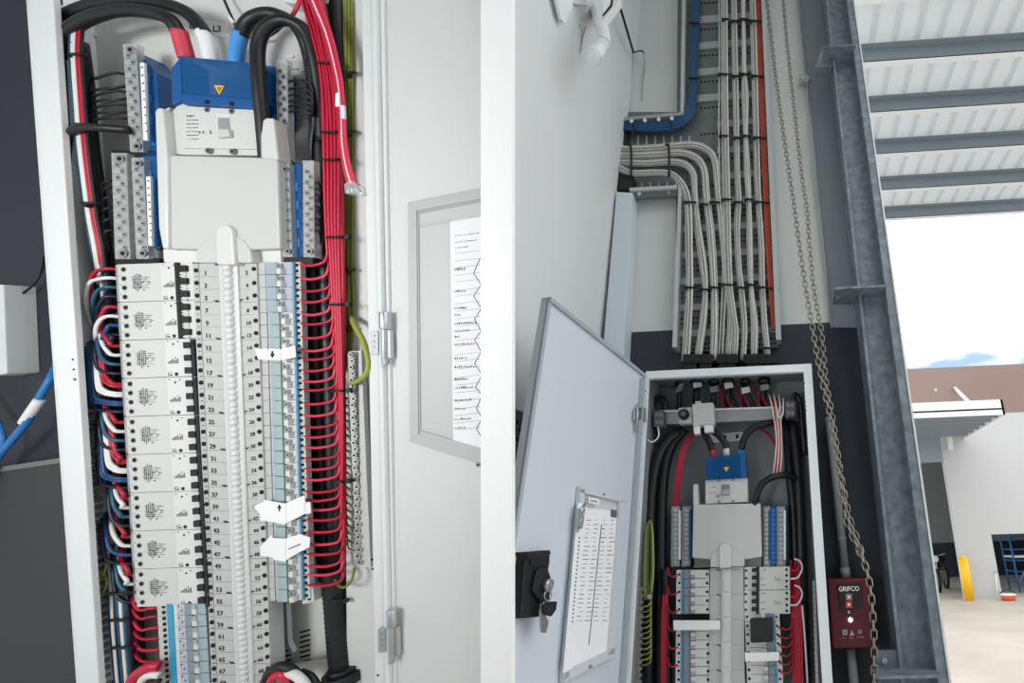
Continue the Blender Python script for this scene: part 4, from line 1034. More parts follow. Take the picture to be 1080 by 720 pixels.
# ---- its open door, a vertical plane from the hinge towards the viewer
hp = RY(680, 395, YB - .005); lp = hp + Vector((-.064, -.708, 0))
dd = (lp - hp); dd.z = 0; DL = dd.length; dd.normalize(); dn = Vector((dd.y, -dd.x, 0))
if dn.x < 0: dn = -dn          # towards the inner face (right)
def RD(u, v, off=0.0):
    d = ray(u, v); o = hp + dn * off; k = (o - CAM).dot(dn) / d.dot(dn); return CAM + d * k
def DQ(mb, pts, off, th, m=None): return mb.prism([RD(u, v, off) for u, v in pts], -dn * th, m)
zt_d = hp.z
def dbox(mb, s0, s1, o0, o1, zl, zh, m=None):
    pts = [hp + dd * s0 + dn * o1, hp + dd * s1 + dn * o1]
    a = [Vector((p.x, p.y, z)) for p, z in ((pts[0], zl), (pts[1], zl), (pts[1], zh), (pts[0], zh))]
    return mb.prism(a, -dn * (o1 - o0), m)
mb = MB('door_r'); dbox(mb, 0, DL, -.004, 0, z0, zt_d)
door = part('door', mb, fb, label='pale blue-grey door seen from inside')
mb = MB('door_edge'); dbox(mb, 0, .018, -.03, .006, z0, zt_d).poly([], []); dbox(mb, 0, DL, -.022, .008, zt_d - .014, zt_d); dbox(mb, DL - .012, DL, -.022, .004, z0, zt_d); dbox(mb, .035, .05, 0, .012, z0, zt_d - .03)
part('folded_edge', mb, door, bevel=.001)
s_ = 1.85 / F
for hu, hv in ((673, 442),):
    mb = MB('zinc'); mb.cyl(RD(672.5, 426, .012), RD(671, 456, .012), .006, 'zinc', 8); DQ(mb, [(670, 432), (677, 429), (676.5, 442), (669.5, 443)], .014, .008, 'steel'); mb.r(677, 430, 681, 444, YB - .012, .008, 'zinc')
    part('hinge', mb, door)
# clear pocket on the door
mb = MB('pocket_r')
DQ(mb, [(613, 516), (659, 528), (647, 692), (596, 718)], .004, .004)
for q4 in ([(613, 513), (660, 525), (660, 530), (613, 519)], [(654, 527), (660, 528), (648, 690), (642, 690)], [(596, 708), (648, 683), (648, 692), (595, 719)], [(613, 515), (617, 516), (600, 714), (595, 716)]): DQ(mb, q4, .016, .014, 'pocket_r')
part('document_pocket', mb, door)
mb = MB('screw'); mb.tube([RD(622, 703, .02), RD(623.5, 702.4, .02)], .004, n=8); mb.tube([RD(637, 521, .02), RD(638, 521.3, .02)], .003, n=8); part('pocket_screw', mb, door)
# lock with key
lk = part('lock', DQ(DQ(MB('black'), [(556, 583), (577, 580), (580, 582), (580, 592), (578, 604), (571, 650), (549, 652), (553, 600)], .025, .025), [(567, 600), (577, 597), (581, 608), (580, 632), (572, 636), (562, 622)], .034, .012), door, bevel=.002, label='black lock body')
mb = MB('black'); 
DQ(mb, [(556, 582), (580, 580), (581, 584), (577, 586), (576, 590), (558, 590)], .03, .03); DQ(mb, [(560, 590), (580, 592), (578, 596), (560, 596)], .028, .02)
part('latch_plate', mb, door)
c0 = RD(574.5, 617, .034); part('key_barrel', MB('steel').cyl(c0, c0 + dn * .016, .0135, 'steel', 16).cyl(c0 + dn * .016, c0 + dn * .017, .006, 'zinc', 10), door, label='chrome key barrel')
# papers in that pocket
mb = MB('paper'); DQ(mb, [(614, 535), (655, 539), (643, 690), (601, 706)], .0075, .0008)
r2 = random.Random(9)
for i in range(26):
    v0 = 548 + 4.6 * i; uL, uR = 619 - .098 * (v0 - 535), 652 - .083 * (v0 - 539)
    for seg in range(4):
        a = uL + (uR - uL) * (seg / 4 + r2.uniform(.0, .06)); b = uL + (uR - uL) * (seg / 4 + r2.uniform(.12, .22))
        if i < 24: DQ(mb, [(a, v0), (b, v0 - .1), (b, v0 + .7), (a, v0 + .8)], .0078, .0002, 'ink2' if r2.random() < .5 else 'pocket_lip')
DQ(mb, [(634, 553), (635, 553), (621.5, 680), (620.5, 680)], .0078, .0002, 'ink2')
DQ(mb, [(644, 537), (651, 538), (651, 546), (644, 545)], .0078, .0002, 'ink2')
single('paper_sheet', mb, 'printed circuit schedule behind the clear pocket of the far door', 'paper')
mb = MB('paper'); DQ(mb, [(610, 530), (617, 531), (603.5, 705), (594, 710)], .02, .002)
for i in range(22): v0 = 566 + 4.2 * i; u0 = 611 - .085 * (v0 - 560); DQ(mb, [(u0, v0), (u0 + 1.4, v0), (u0 + 1.4, v0 + 2), (u0, v0 + 2)], .0203, .0003, 'ink2')
for (u, v) in ((609, 564), (601, 659)): DQ(mb, [(u - 1, v), (u + 14, v - 2), (u + 14, v), (u - 1, v + 2)], .021, .0004, 'tape')
single('label_strip', mb, 'long white label strip tied to the left side of the far door pocket', 'label')
mb = MB('tape'); DQ(mb, [(621, 524), (632, 526), (632, 532), (621, 530)], .02, .001); DQ(mb, [(623, 527), (630, 528.3), (630, 529.6), (623, 528.4)], .0204, .0003, 'ink2')
single('name_tag', mb, 'small white tag at the top of the far door pocket', 'tag')
mb = MB('steel')
for k in range(5):
    a = RD(617 - k * .8, 531 + k * 6, .024); b = RD(612 - k * .6 + 3 * (k % 2), 540 + k * 5, .026); mb.cyl(a, b, .0035, 'steel', 6)
DQ(mb, [(611, 536), (617, 538), (615, 556), (609, 556)], .028, .004, 'zinc')
single('key_bunch', mb, 'small bunch of steel keys hanging at the top left of the far door pocket', 'keys')
k = thing('key', 'black-headed key hanging from the lock of the far door', 'key', RD(573, 665, .05))
part('key_head', DQ(MB('black'), [(577, 634), (588, 634), (587, 643), (582, 650), (575, 648), (573, 640)], .052, .006), k, bevel=.002)
part('key_blade', DQ(MB('steel'), [(571, 636), (574, 640), (576, 650), (579, 655), (576, 667), (571, 667), (570, 655)], .046, .004), k, label='steel blade')
part('key_ring', MB('steel').tube([RD(578 + 4 * math.cos(a), 628 + 5 * math.sin(a), .05) for a in [i * math.pi / 4 for i in range(8)]], .0016, n=6, closed=True), k)

# ---- inside the far board
YI = 2.10
single('mounting_rail', MB('zinc').q([(694, 434), (825, 429.5), (825, 442), (694, 447.5)], 2.03, .03).q([(694, 432.5), (825, 428.2), (825, 430), (694, 434.5)], 2.022, .01, 'cab_r'), 'long grey mounting rail across the top inside the far board', 'rail', bevel=.001)
iso = thing('rotary_isolator', 'pale grey isolator with a black rotary knob on the far board rail', 'isolator', RY(734, 456, 2.0))
part('body', MB('plastic').q([(730, 426), (752, 424), (753, 447), (731, 449)], 1.965, .05).q([(715.5, 430), (730, 429), (730.5, 446), (716, 447)], 1.975, .04).q([(733, 423), (739, 422.5), (739, 427), (733, 427)], 1.97, .03).q([(731, 447), (738, 447), (738, 457), (732, 458)], 1.97, .03, 'cab_r').q([(742, 447), (752, 446), (752, 455), (743, 456)], 1.97, .03, 'cab_r'), iso, bevel=.002)
c0 = RY(721.8, 437.5, 1.975); part('knob', MB('black').cyl(c0, c0 - Vector((0, .018, 0)), .022, 'black', 18).cyl(c0 - Vector((0, .018, 0)), c0 - Vector((0, .026, 0)), .010, 'ink2', 12), iso, label='black round knob')
for k, (u, v, l) in enumerate(((695, 441, 'left'), (833.5, 431, 'right'))):
    mb = MB('black').q([(u - 5.5, v - 8), (u + 5, v - 8.5), (u + 5, v + 8), (u - 5.5, v + 9)], 1.99, .05, 'ink2')
    for dx in (-2.4, 2.2):
        for dy in (-4, 4): mb.disc(u + dx, v + dy, 1.989, 1.7, .004, 'zinc', 8).disc(u + dx, v + dy, 1.9885, .8, .001, 'hole', 6)
    single('terminal_block', mb, 'dark terminal block at the %s end of the far board rail' % l, 'terminal', bevel=.001)
wire('white_wire', [(694, 450, 1.99), (694.5, 460, 1.97), (688, 466, 1.96), (681, 462, 1.965), (680, 458, 1.98)], .9, 'wire_white', 'white wire looping under the left terminal block of the far board', 'wire')
wire('black_cable', [(690, 462, 2.05), (686, 440, 2.05), (690, 424, 2.04), (696, 419, 2.03), (701, 426, 2.03), (701, 436, 2.04)], 3.5, 'cable_black', 'black cable arching over the left terminal block of the far board', 'cable')
wire('black_cable', [(836, 428, 2.04), (838, 416, 2.03), (843, 422, 2.04), (846, 445, 2.05), (849, 480, 2.06)], 3, 'cable_black', 'black cable arching over the right terminal block of the far board', 'cable')
for k, (u, w_) in enumerate(((717, 6), (735, 8), (753, 6), (768, 7), (786, 6), (806, 7))):
    t = thing('cable_gland', 'black cable entry hanging from the top of the far board, %s from the left' % ORD[k + 1], 'gland', RY(u, 432, 2.06), 'cable entries of the far board')
    mb = MB('cable_black').cyl(RY(u, 398, 2.06), RY(u - 1, 432 - 4 * (k % 2), 2.06), w_ * .5 * 2.0 / F, n=10).cyl(RY(u, 399, 2.05), RY(u, 405, 2.05), w_ * 2.0 / F, n=10)
    part('stub', mb, t)
    a, c = (-.4 if k == 0 else .1), 404 + (3, 0, 5, 1, 6, 3)[k]
    mb = MB('tape' if k in (1, 3, 4) else 'zinc').q([(u - 4.5, c - 1), (u + 4, c - 2.5), (u + 5 + 4 * a, c + 3), (u - 4 + 6 * a, c + 5)] if k else [(716, 405), (722, 403), (718, 412), (712, 414)], 2.03, .006)
    part('cable_label', mb, t, label='pale cable label')
for k in range(8):
    u = 757 + 6.4 * k
    wire('red_wire', [(u, 408, 2.07), (u + 3, 418, 2.05), (u + 6 + k % 3, 428, 2.045), (u + 9, 436, 2.06)], 1.1, ('red3', 'red', 'black')[k % 3], '%s wire dropping behind the far board rail, %s from the left' % (('red', 'red', 'black')[k % 3], ORD[k + 1]), 'wire', None)
# phase tape and main switch
single('phase_label', MB('tape').q([(748, 458), (783, 455), (784, 464), (749, 467)], 2.116, .002).q([(762, 459), (766, 458.7), (766, 463), (762, 463.4)], 2.1155, .001, 'ink').q([(776, 458), (779, 457.7), (779, 462), (776, 462.4)], 2.1155, .001, 'ink'), 'pale phase letter tape above the far blue cover', 'label')
ms = thing('main_switch', 'white three-pole main switch under the blue cover in the far board', 'switch', RY(766, 531, 2.04))
mb = MB('plastic2').q([(744, 506), (788, 504), (789, 529), (744, 531)], 2.0, .06)
for u, v in ((758.5, 506), (773, 505.2), (758.5, 529), (773, 528.5)): mb.disc(u, v, 1.9985, 1.8, .003, 'screw', 8)
scrawl(mb, 748, 514, 8, 1, 1.9993, 'ink2', 4); scrawl(mb, 748, 520, 8, 1, 1.9993, 'ink2', 4); scrawl(mb, 755, 524, 4, 3, 1.9993, 'ink2', 2)
part('body', mb, ms, bevel=.003)
part('toggle', MB('cab_r_shade_grey').q([(761, 511), (769.5, 510.5), (769.5, 522), (761, 522.5)], 1.997, .01).q([(761.5, 516), (769, 515.6), (769, 521), (761.5, 521.5)], 1.985, .014, 'zinc'), ms)
mb = MB('blue_cover').q([(744, 482), (786, 478), (787.5, 504), (744.5, 506)], 1.99, .08, 'blue_cover'); mb.q([(780, 478.5), (786, 478), (787.5, 504), (781, 504)], 1.988, .01, 'blue')
for u, v in ((758.5, 502.5), (773, 501.5)): mb.disc(u, v, 1.989, 1.5, .004, 'hole', 8)
part('terminal_cover', mb, ms, bevel=.002, label='translucent blue terminal cover')
part('warning_triangle', MB('yellow').q([(763, 492.5), (769, 492), (766, 497.5)], 1.987, .001), ms, label='yellow warning triangle')
for k, (pts, sl, m, l) in enumerate((
     ([(738, 445, 2.04), (744, 458, 2.03), (749, 468, 2.03), (751, 475, 2.03)], [(750.5, 471, 2.03), (752.5, 484, 2.04)], 'sleeve_red', 'red'),
     ([(748, 452, 2.03), (757, 458, 2.02), (764, 466, 2.02), (766, 473, 2.02)], [(765.5, 471, 2.02), (767, 484, 2.04)], 'sleeve_white', 'white'),
     ([(782, 474, 2.02), (785, 462, 2.01), (793, 452, 2.01), (806, 447, 2.02), (822, 444, 2.04)], [(782.4, 469, 2.02), (780.5, 484, 2.04)], 'sleeve_blue', 'blue'))):
    t = thing('power_cable', 'black cable with a %s sleeve into the far main switch' % l, 'cable', RY(pts[0][0], pts[0][1], pts[0][2]))
    part('jacket', MB('cable_black').w(pts, 3.6, n=8), t); part('sleeve', MB(m).w(sl, 3.5, n=8), t, label=l + ' sleeve')
wire('power_cable', [(796, 534, 2.0), (798, 522, 1.98), (804, 510, 1.98), (815, 503, 1.99), (828, 501, 2.01), (838, 504, 2.04)], 3.4, 'cable_black', 'plain black cable arching right of the far main switch', 'cable', n=8)
# shroud
sh = thing('chassis_shroud', 'pale plastic shroud with a rounded tongue below the far main switch', 'shroud', RY(766, 598, 2.03))
part('front_plate', MB('plastic').q([(731, 532), (802, 530.5), (803.5, 587), (784, 590), (752, 590), (730, 588)], 1.985, .05), sh, bevel=.003)
part('side_cheek', MB('plastic2').q([(731, 511), (735, 510), (736.5, 532), (731, 533)], 1.985, .05), sh, bevel=.002)
mb = MB('cab_r_shade_grey').q([(732, 588), (750, 588), (750, 598), (732, 599)], 2.02, .03).q([(785, 587), (803, 586), (803, 597), (785, 597)], 2.02, .03); mb.q([(749, 598), (749.5, 586), (758, 578), (776, 578), (785, 586), (785, 597)], 1.98, .04, 'plastic')
mb.q([(759, 599), (759, 577)] + [(765 - 6 * math.cos(a), 577 - 4.5 * math.sin(a)) for a in [i * math.pi / 6 for i in range(7)]] + [(771, 577), (771, 598)], 1.972, .02, 'plastic2')
part('tongue', mb, sh, bevel=.002)
# neutral bars
for k, (u0, u1, l) in enumerate(((708, 717, 'outer left'), (719.5, 728.5, 'inner left'), (804.5, 812, 'inner right'), (819, 828, 'outer right'), (812.3, 818.5, 'middle right'))):
    t = thing('neutral_bar', 'clear terminal bar beside the far shroud, %s' % l, 'terminal bar', RY((u0 + u1) / 2, 598, 2.05))
    part('clear_housing', MB('clear2' if k < 4 else 'blue').q([(u0, 534), (u1, 533.5), (u1 - .5 + (1 if k > 1 else 0), 597), (u0 - .5 + (1 if k > 1 else 0), 597.5)], 2.03, .04), t, bevel=.002)
    mb = MB('brass')
    for i in range(12): mb.disc((u0 + u1) / 2, 538 + 5 * i, 2.026, 2.1, .02, 'steel' if k < 4 else 'net_blue', 8)
    part('screw_row', mb, t)
    part('number_strip', MB('tape' if k in (0, 3) else 'blue').q([(u1 - 1.5, 538), (u1 + .8, 538), (u1 + .8, 590), (u1 - 1.5, 590)], 2.028, .03), t)
for k, (a, b, l) in enumerate(((705, 732, 'left'), (803, 833, 'right'))):
    single('insulating_block', MB('blue').q([(a + 3, 534), (b - 2, 533), (b - 2, 599), (a + 2, 600)], 2.07, .03).q([(a + 1, 598), (b, 597), (b, 602), (a + 1, 603)], 2.035, .05, 'black'), 'blue base behind the clear bars at the %s of the far shroud' % l, 'base')
# breaker columns
def FQ(mb, u0, v0, u1, v1, y, th, m): return mb.q([(u0, v0), (u1, v0 - .012 * (u1 - u0)), (u1, v1 - .012 * (u1 - u0)), (u0, v1)], y, th, m)
cc = thing('busbar_cover', 'long pale cover with a white domed spine between the far breaker columns', 'cover', RY(765, 730, 2.02))
mb = MB('cover'); mb.q([(749, 599), (784, 597.5), (785.5, 740), (748, 740)], 1.995, .05)
for i in range(7):
    v = 600 + 26.5 * i
    for u, d in ((758, 1), (775, -1)): mb.q([(u - 2.6, v - .8 * d), (u + 2.6, v + 1 * d), (u + 2, v + 1.6 * d + .6), (u - 2, v + .6)], 1.9945, .001, 'ink')
    mb.q([(750, v + .6), (784, v + .2), (784, v + .6), (750, v + 1)], 1.9945, .001, 'cover_line')
part('cover_plate', mb, cc)
mb = MB('plastic2').q([(761, 600), (771, 600), (771, 740), (760.5, 740)], 1.988, .01, 'plastic2')
part('raised_spine', mb, cc, bevel=.001)
for i in range(6):
    v = 602 + 26.5 * i; part('dome_strip', MB('dome').q([(762.5, v), (769.5, v), (769.5, v + 22), (762.5, v + 22)], 1.984, .006, 'dome'), cc, bevel=.002)
hL = 9.2
def fdev(name, label, u0, u1, v, cat, grp, left=True):
    t = thing(name, label, cat, RY((u0 + u1) / 2, v + hL, 2.03), grp)
    mb = MB('brk_lt'); FQ(mb, u0, v + .2, u1, v + hL - .2, 2.0, .04, 'brk_lt')
    a, b = (u0, 1) if left else (u1, -1)
    mb.disc(a + b * 3, v + 4.4, 1.999, 1.4, .002, 'hole', 8); mb.disc((u1 - 2.4) if left else (u0 + 2.4), v + 4.4, 1.999, 1.5, .002, 'hole', 8)
    x = sorted((a + b * 5, a + b * 8)); FQ(mb, x[0], v + .2, x[1], v + hL - .2, 1.9985, .003, 'tag_stripe')
    FQ(mb, u0 + 4, v + hL - .7, u1 - 4, v + hL - .2, 1.9985, .002, 'cover_line')
    part('body', mb, t)
    x = sorted((a + b * 8.5, a + b * 14)); part('dust_cover', FQ(MB('filler_dk'), x[0], v + .4, x[1], v + hL - .4, 1.993, .008, 'filler_dk'), t)
    x = sorted((a + b * 15, a + b * 19)); part('toggle', FQ(FQ(MB('plastic2'), x[0], v + 1, x[1], v + 5, 1.986, .015, 'plastic2'), x[0], v + 5.4, x[1], v + hL - 1, 1.99, .01, 'zinc'), t)
    return t
d0 = RY(728, 601 + hL, 2.0) - RY(728, 601, 2.0)
def shift(v): return RY(728, v, 2.0) - RY(728, 601, 2.0)
t = None
for i in range(13):
    v = 601 + hL * i; lb = 'slim breaker of the far left column, %s from the top' % ORD[i + 1]
    if i in (5,): continue
    if t is None: t = fdev('slim_breaker', lb, 713.5, 748, v, 'circuit breaker', 'slim breakers of the far left column')
    else: dup(t, shift(v), lb)
t2 = None
for i in range(5, 13):
    v = 600 + hL * i; lb = 'slim breaker of the far right column, %s below the grey modules' % ORD[i - 4]
    if t2 is None: t2 = fdev('slim_breaker', lb, 785.5, 822, v, 'circuit breaker', 'slim breakers of the far right column', False)
    else: dup(t2, shift(v) - shift(600 + hL * 5), lb)
t3 = None
for i in range(2):
    v = 597.5 + 24.6 * i; lb = 'four-pole grey breaker of the far board, %s of two' % ('upper', 'lower')[i]
    if t3 is None:
        t3 = thing('circuit_breaker', lb, 'circuit breaker', RY(815, v + 24.6, 2.03), 'four-pole breakers of the far board')
        mb = MB('brk'); FQ(mb, 801, v + .3, 833, v + 24.3, 1.995, .045, 'brk'); FQ(mb, 785.5, v + .3, 801, v + 24.3, 1.999, .04, 'brk_lt')
        for k in range(4): mb.disc(829.5, v + 3 + 6 * k, 1.994, 1.5, .002, 'hole', 8)
        for k in range(3): mb.disc(787, v + 4 + 8 * k, 1.998, 1.3, .002, 'hole', 8)
        scrawl(mb, 803, v + 4, 5, 2, 1.9943, 'ink2', 3); scrawl(mb, 803, v + 13, 5, 1.2, 1.9943, 'ink2', 3); scrawl(mb, 803, v + 20, 5, 2, 1.9943, 'ink2', 3); scrawl(mb, 817, v + 15, 8, 6, 1.9943, 'cover_line', 4)
        part('body', mb, t3)
        for k in range(3): part('toggle', FQ(MB('black'), 793, v + 1.5 + 8 * k, 797.5, v + 5.5 + 8 * k, 1.985, .015, 'black'), t3)
        part('toggle_bar', FQ(MB('black'), 797.8, v + .2, 800.6, v + 24.4, 1.99, .01, 'black'), t3)
    else: dup(t3, RY(815, v, 2.0) - RY(815, v - 24.6, 2.0), lb)
single('blanking_block', MB('black').q([(791, 652.5), (814.5, 651.5), (815, 677), (791.5, 678)], 1.965, .03), 'black square blanking block on the far right column', 'block', bevel=.004)
single('label_tape', MB('tape').q([(710, 654), (759.5, 654), (759.5, 663.5), (710.5, 664.5)], 1.972, .003), 'white tape across the far left breaker column', 'tape')
single('label_tape', MB('tape').q([(785.5, 688), (822, 687.5), (821.5, 696.5), (786, 697.5)], 1.972, .003), 'white tape across the far right breaker column', 'tape')
single('chassis_pan', MB('cable_black').q([(716, 604), (826, 602), (824, 740), (714, 740)], 2.05, .03), 'dark mounting pan behind the far breaker columns', 'pan')
# wiring: black bundles, reds, greens
for k, (pts, r) in enumerate((([(716, 455, 2.05), (704, 465, 2.04), (694, 482, 2.03), (688, 510, 2.03), (685, 560, 2.04), (684, 740, 2.06)], 6), ([(722, 452, 2.06), (708, 470, 2.06), (700, 500, 2.06), (697, 560, 2.06), (697, 740, 2.07)], 6),
                              ([(701, 600, 2.04), (703, 650, 2.03), (704, 740, 2.04)], 5), ([(836, 445, 2.07), (842, 500, 2.07), (846, 600, 2.07), (850, 740, 2.08)], 6), ([(829, 440, 2.09), (833, 500, 2.09), (838, 560, 2.09), (842, 740, 2.09)], 5))):
    wire('power_cable', pts, r, 'cable_black', 'heavy black cable inside the far board, %s' % ('outermost on the left', 'second on the left', 'beside the left breakers', 'outermost on the right', 'second on the right')[k], 'cable', n=8)
for k in range(4):
    wire('red_wire', [(742 + 1.3 * k, 448, 2.08), (731 + 1.3 * k, 456, 2.05), (722 + 1.3 * k, 468, 2.03), (717 + 1.5 * k, 482, 2.02), (713 + 1.5 * k, 505, 2.02), (711 + 1.4 * k, 530, 2.04), (709 + 1.4 * k, 560, 2.085)], 1.2, ('red', 'red3')[k % 2], 'red wire in the upper left bundle of the far board, %s from the left' % ORD[k + 1], 'wire', 'upper left reds of the far board')
for k in range(4):
    wire('red_wire', [(706 - 1.5 * k, 612, 2.04), (703 - 1.4 * k, 640, 2.01), (702 - 1.4 * k, 690, 2.01), (702 - 1.4 * k, 740, 2.02)], 1.2, 'red3', 'red wire in the lower left bundle of the far board, %s from the right' % ORD[k + 1], 'wire', 'lower left reds of the far board')
for k in range(7):
    wire('red_wire', [(834 + 1.4 * k, 590 + 6 * (k % 3), 2.05), (835 + 1.5 * k, 630, 2.03), (836 + 1.6 * k, 670, 2.02), (838 + 1.5 * k, 740, 2.02)], 1.3, ('red', 'red3')[k % 2], 'red wire in the lower right bundle of the far board, %s from the left' % ORD[k + 1], 'wire', 'lower right reds of the far board')
for k, m in enumerate(('wire_white', 'red', 'wire_white', 'red3', 'wire_white')):
    wire('%s_wire' % ('white' if 'white' in m else 'red'), [(811 + 2.6 * k, 416 + 3 * (k % 2), 2.02), (814 + 2.2 * k, 428, 1.99), (817 + 1.6 * k, 445, 1.99), (819 + 1.3 * k, 462, 2.0), (818 + 1.6 * k, 480, 2.0), (815 + 1.8 * k, 505, 2.03)], .9, m, '%s wire tied in the upper right bundle of the far board, %s from the left' % ('white' if 'white' in m else 'red', ORD[k + 1]), 'wire')
wire('white_wire', [(826, 420, 2.0), (826, 434, 1.97), (823, 441, 1.965), (820.5, 436, 1.97), (822, 430, 1.99)], .9, 'wire_white', 'white wire hook beside the right terminal block of the far board', 'wire')
wire('red_wire', [(800, 450, 2.08), (808, 456, 2.06), (814, 462, 2.04), (818, 470, 2.02)], 1.6, 'red3', 'red wire slanting behind the upper right bundle of the far board', 'wire')
for k, (v, m) in enumerate(((600, 'wire_white'), (628, 'wire_white'))):
    wire('white_wire', [(833, v + 10, 2.0), (841, v + 9, 1.98), (846, v, 1.975), (844, v - 8, 1.98), (838, v - 11, 1.99)], 1.0, m, 'white wire looping right of the far grey breakers, %s one' % ('upper', 'lower')[k], 'wire')
    wire('red_wire', [(833, v + 1, 2.0), (840, v + 1, 1.99), (842.5, v - 4, 1.985), (839, v - 8, 2.0)], 1.0, 'red', 'red wire looping right of the far grey breakers, %s one' % ('upper', 'lower')[k], 'wire')
wire('white_wire', [(846, 638, 1.99), (848, 660, 1.99), (850, 690, 1.99), (853, 740, 2.0)], 1.2, 'wire_white', 'white wire running down right of the red bundle in the far board', 'wire')
for k in range(6):
    v = 661 + 9.2 * k; wire('red_wire', [(821, v, 2.0), (829, v + 3, 1.99), (834, v, 1.995), (836, v - 8, 2.01)], .9, 'red3', 'dark red wire from the far right column, %s down' % ORD[k + 1], 'wire', 'red tails of the far right column')
    v = 606 + 19 * k; wire('red_wire', [(715, v, 2.0), (710, v + 2, 1.99), (706, v, 1.995), (704, v - 8, 2.01)], .9, 'red3', 'dark red wire from the far left column, %s down' % ORD[k + 1], 'wire', 'red tails of the far left column')
for k in range(3):
    wire('earth_wire', [(680.5 + 1.6 * k, 632, 1.99), (680 + 1.5 * k, 600, 1.98), (682 + 1 * k, 560, 1.975), (685 + .3 * k, 550 - k, 1.97), (688 - .6 * k, 560, 1.975), (689 - k, 600, 1.98), (687 - k, 626, 1.99)], 1.2, ('green2', 'green', 'green3')[k], '%s strand of the green and yellow earth loop at left in the far board' % ('outermost', 'middle', 'innermost')[k], 'wire')
wire('earth_wire', [(703, 470, 2.09), (701, 520, 2.1), (699, 560, 2.1)], 1.4, 'green3', 'dull green earth wire behind the black cables of the far board', 'wire')
eb = thing('earth_bar', 'steel earth bar at the lower left inside the far board', 'terminal bar', RY(676, 730, 2.0))
part('bar', MB('brass').q([(671.5, 622), (677, 622), (674, 740), (668.5, 740)], 1.985, .012), eb)
for i in range(16): part('screw', MB('steel').disc(676.5 - .022 * 7 * i, 628 + 7 * i, 1.978, 2.1, .012, 'steel', 8), eb)
part('end_bolt', MB('steel').disc(676, 621, 1.975, 2.6, .012, n=8), eb); part('end_bolt', MB('steel').disc(685, 629, 1.972, 2.8, .012, n=8), eb)
for i in range(12):
    v = 640 + 5.6 * i; wire('earth_wire', [(677 - .02 * (v - 640), v, 1.985), (682, v - 1, 1.98), (686, v - 4, 1.985), (687, v - 11, 2.0)], .8, ('green2', 'green')[i % 2], 'fine green earth wire into the far earth bar, %s from the top' % ORD[i + 1], 'wire', 'fine earth wires of the far board')
eb = thing('earth_bar', 'thin brass earth bar at the lower right inside the far board', 'terminal bar', RY(860, 730, 2.0))
part('bar', MB('brass').q([(857, 612), (860, 612), (864, 740), (861, 740)], 1.985, .012), eb)
for i in range(18): part('screw', MB('steel').disc(858 + .2 * i, 616 + 6 * i, 1.98, 1.5, .008, 'steel', 6), eb)
# ---- hand chains
def chain(label, path, lpx, y):
    P_ = spline([RY(u, v, yy) for u, v, yy in path], 12); mb = MB('chain')
    s = [0]
    for a, b in zip(P_, P_[1:]): s.append(s[-1] + (b - a).length)
    L = s[-1]; ll = lpx; n = int(L / (ll * .74)); k = 0
    for i in range(n):
        d = L * (i + .5) / n
        while k < len(s) - 2 and s[k + 1] < d: k += 1
        f = (d - s[k]) / max(1e-9, s[k + 1] - s[k]); c = P_[k].lerp(P_[k + 1], f); t = (P_[k + 1] - P_[k]).normalized()
        side = Vector((1, 0, 0)) if i % 2 == 0 else Vector((.35, 1, 0))
        side = (side - t * side.dot(t)).normalized(); h = ll * .5; w_ = ll * .27
        pts = [c + t * (h * math.sin(a) * (1.0)) + side * (w_ * max(-1, min(1, 1.35 * math.cos(a)))) for a in [j * math.pi / 5 for j in range(10)]]
        mb.tube(pts, ll * .08, 'chain', 5, 1, closed=True)
    return single('hand_chain', mb, label, 'chain')
YH = 1.86
chain('left strand of steel hand chain hanging between the tray and the column', [(807, -14, YH), (812, 30, YH), (822, 110, YH), (832, 180, YH), (838, 220, YH), (842, 250, YH), (850, 305, YH), (856, 340, YH), (862, 376, YH), (869, 410, YH), (876, 440, YH), (884, 490, YH), (891, 540, YH), (897, 560, YH), (905, 578, YH), (913, 598, YH - .02), (918, 620, YH - .03), (921, 655, YH - .03), (922, 690, YH - .02), (922, 740, YH)], .034, YH)
chain('right strand of steel hand chain hanging beside the steel column', [(825, -14, YH + .03), (829, 35, YH + .03), (836, 100, YH + .03), (845, 180, YH + .03), (851, 220, YH + .03), (854, 260, YH + .03), (859, 308, YH + .03), (866, 348, YH + .03), (871, 400, YH + .03), (878, 440, YH + .03), (887, 500, YH + .03), (896, 545, YH + .03), (904, 568, YH + .03), (911, 590, YH + .01)], .032, YH)

# ---- steel column with cleats
YCo = 1.98
cl = thing('steel_column', 'galvanised steel column with welded cleats beside the yard opening', 'column', RY(960, 760, YCo)); cl['kind'] = 'thing'
Ltop, Lbot = RY(869.5, -20, YCo), RY(957, 745, YCo)
mtop, mbot = RY(893, -20, YCo), RY(978, 745, YCo)
Y2 = YCo - .06
def vpr(mb, u0, u1, v0, y0, y1, m=None):
    """upright post between two photo columns measured at height v0 (world vertical)"""
    x0, x1 = RY(u0, v0, y0).x, RY(u1, v0, y0).x
    return mb.box((x0, y0, 0), (x1, y1, 5.2), m)
part('web', vpr(MB('galv'), 912, 941, 360, YCo, YCo + .02), cl)
part('flange', vpr(MB('galv'), 941, 951, 360, YCo - .07, YCo + .12, 'galv'), cl, bevel=.003)
part('lit_edge', vpr(MB('galv'), 950.6, 952.5, 360, YCo - .075, YCo - .06, 'white_metal'), cl)  # white strip paints the light caught on the column's right edge
part('flange', vpr(MB('galv'), 911, 914, 360, YCo - .03, YCo + .12, 'galv'), cl)
part('cleat', MB('galv').prism([RY(860, 71, YCo - .02), RY(867, 50, YCo - .02), RY(902, 49, YCo - .02), RY(902, 56, YCo - .02), RY(884, 62, YCo - .02), RY(878, 70, YCo - .02)], (0, .06, 0)), cl)
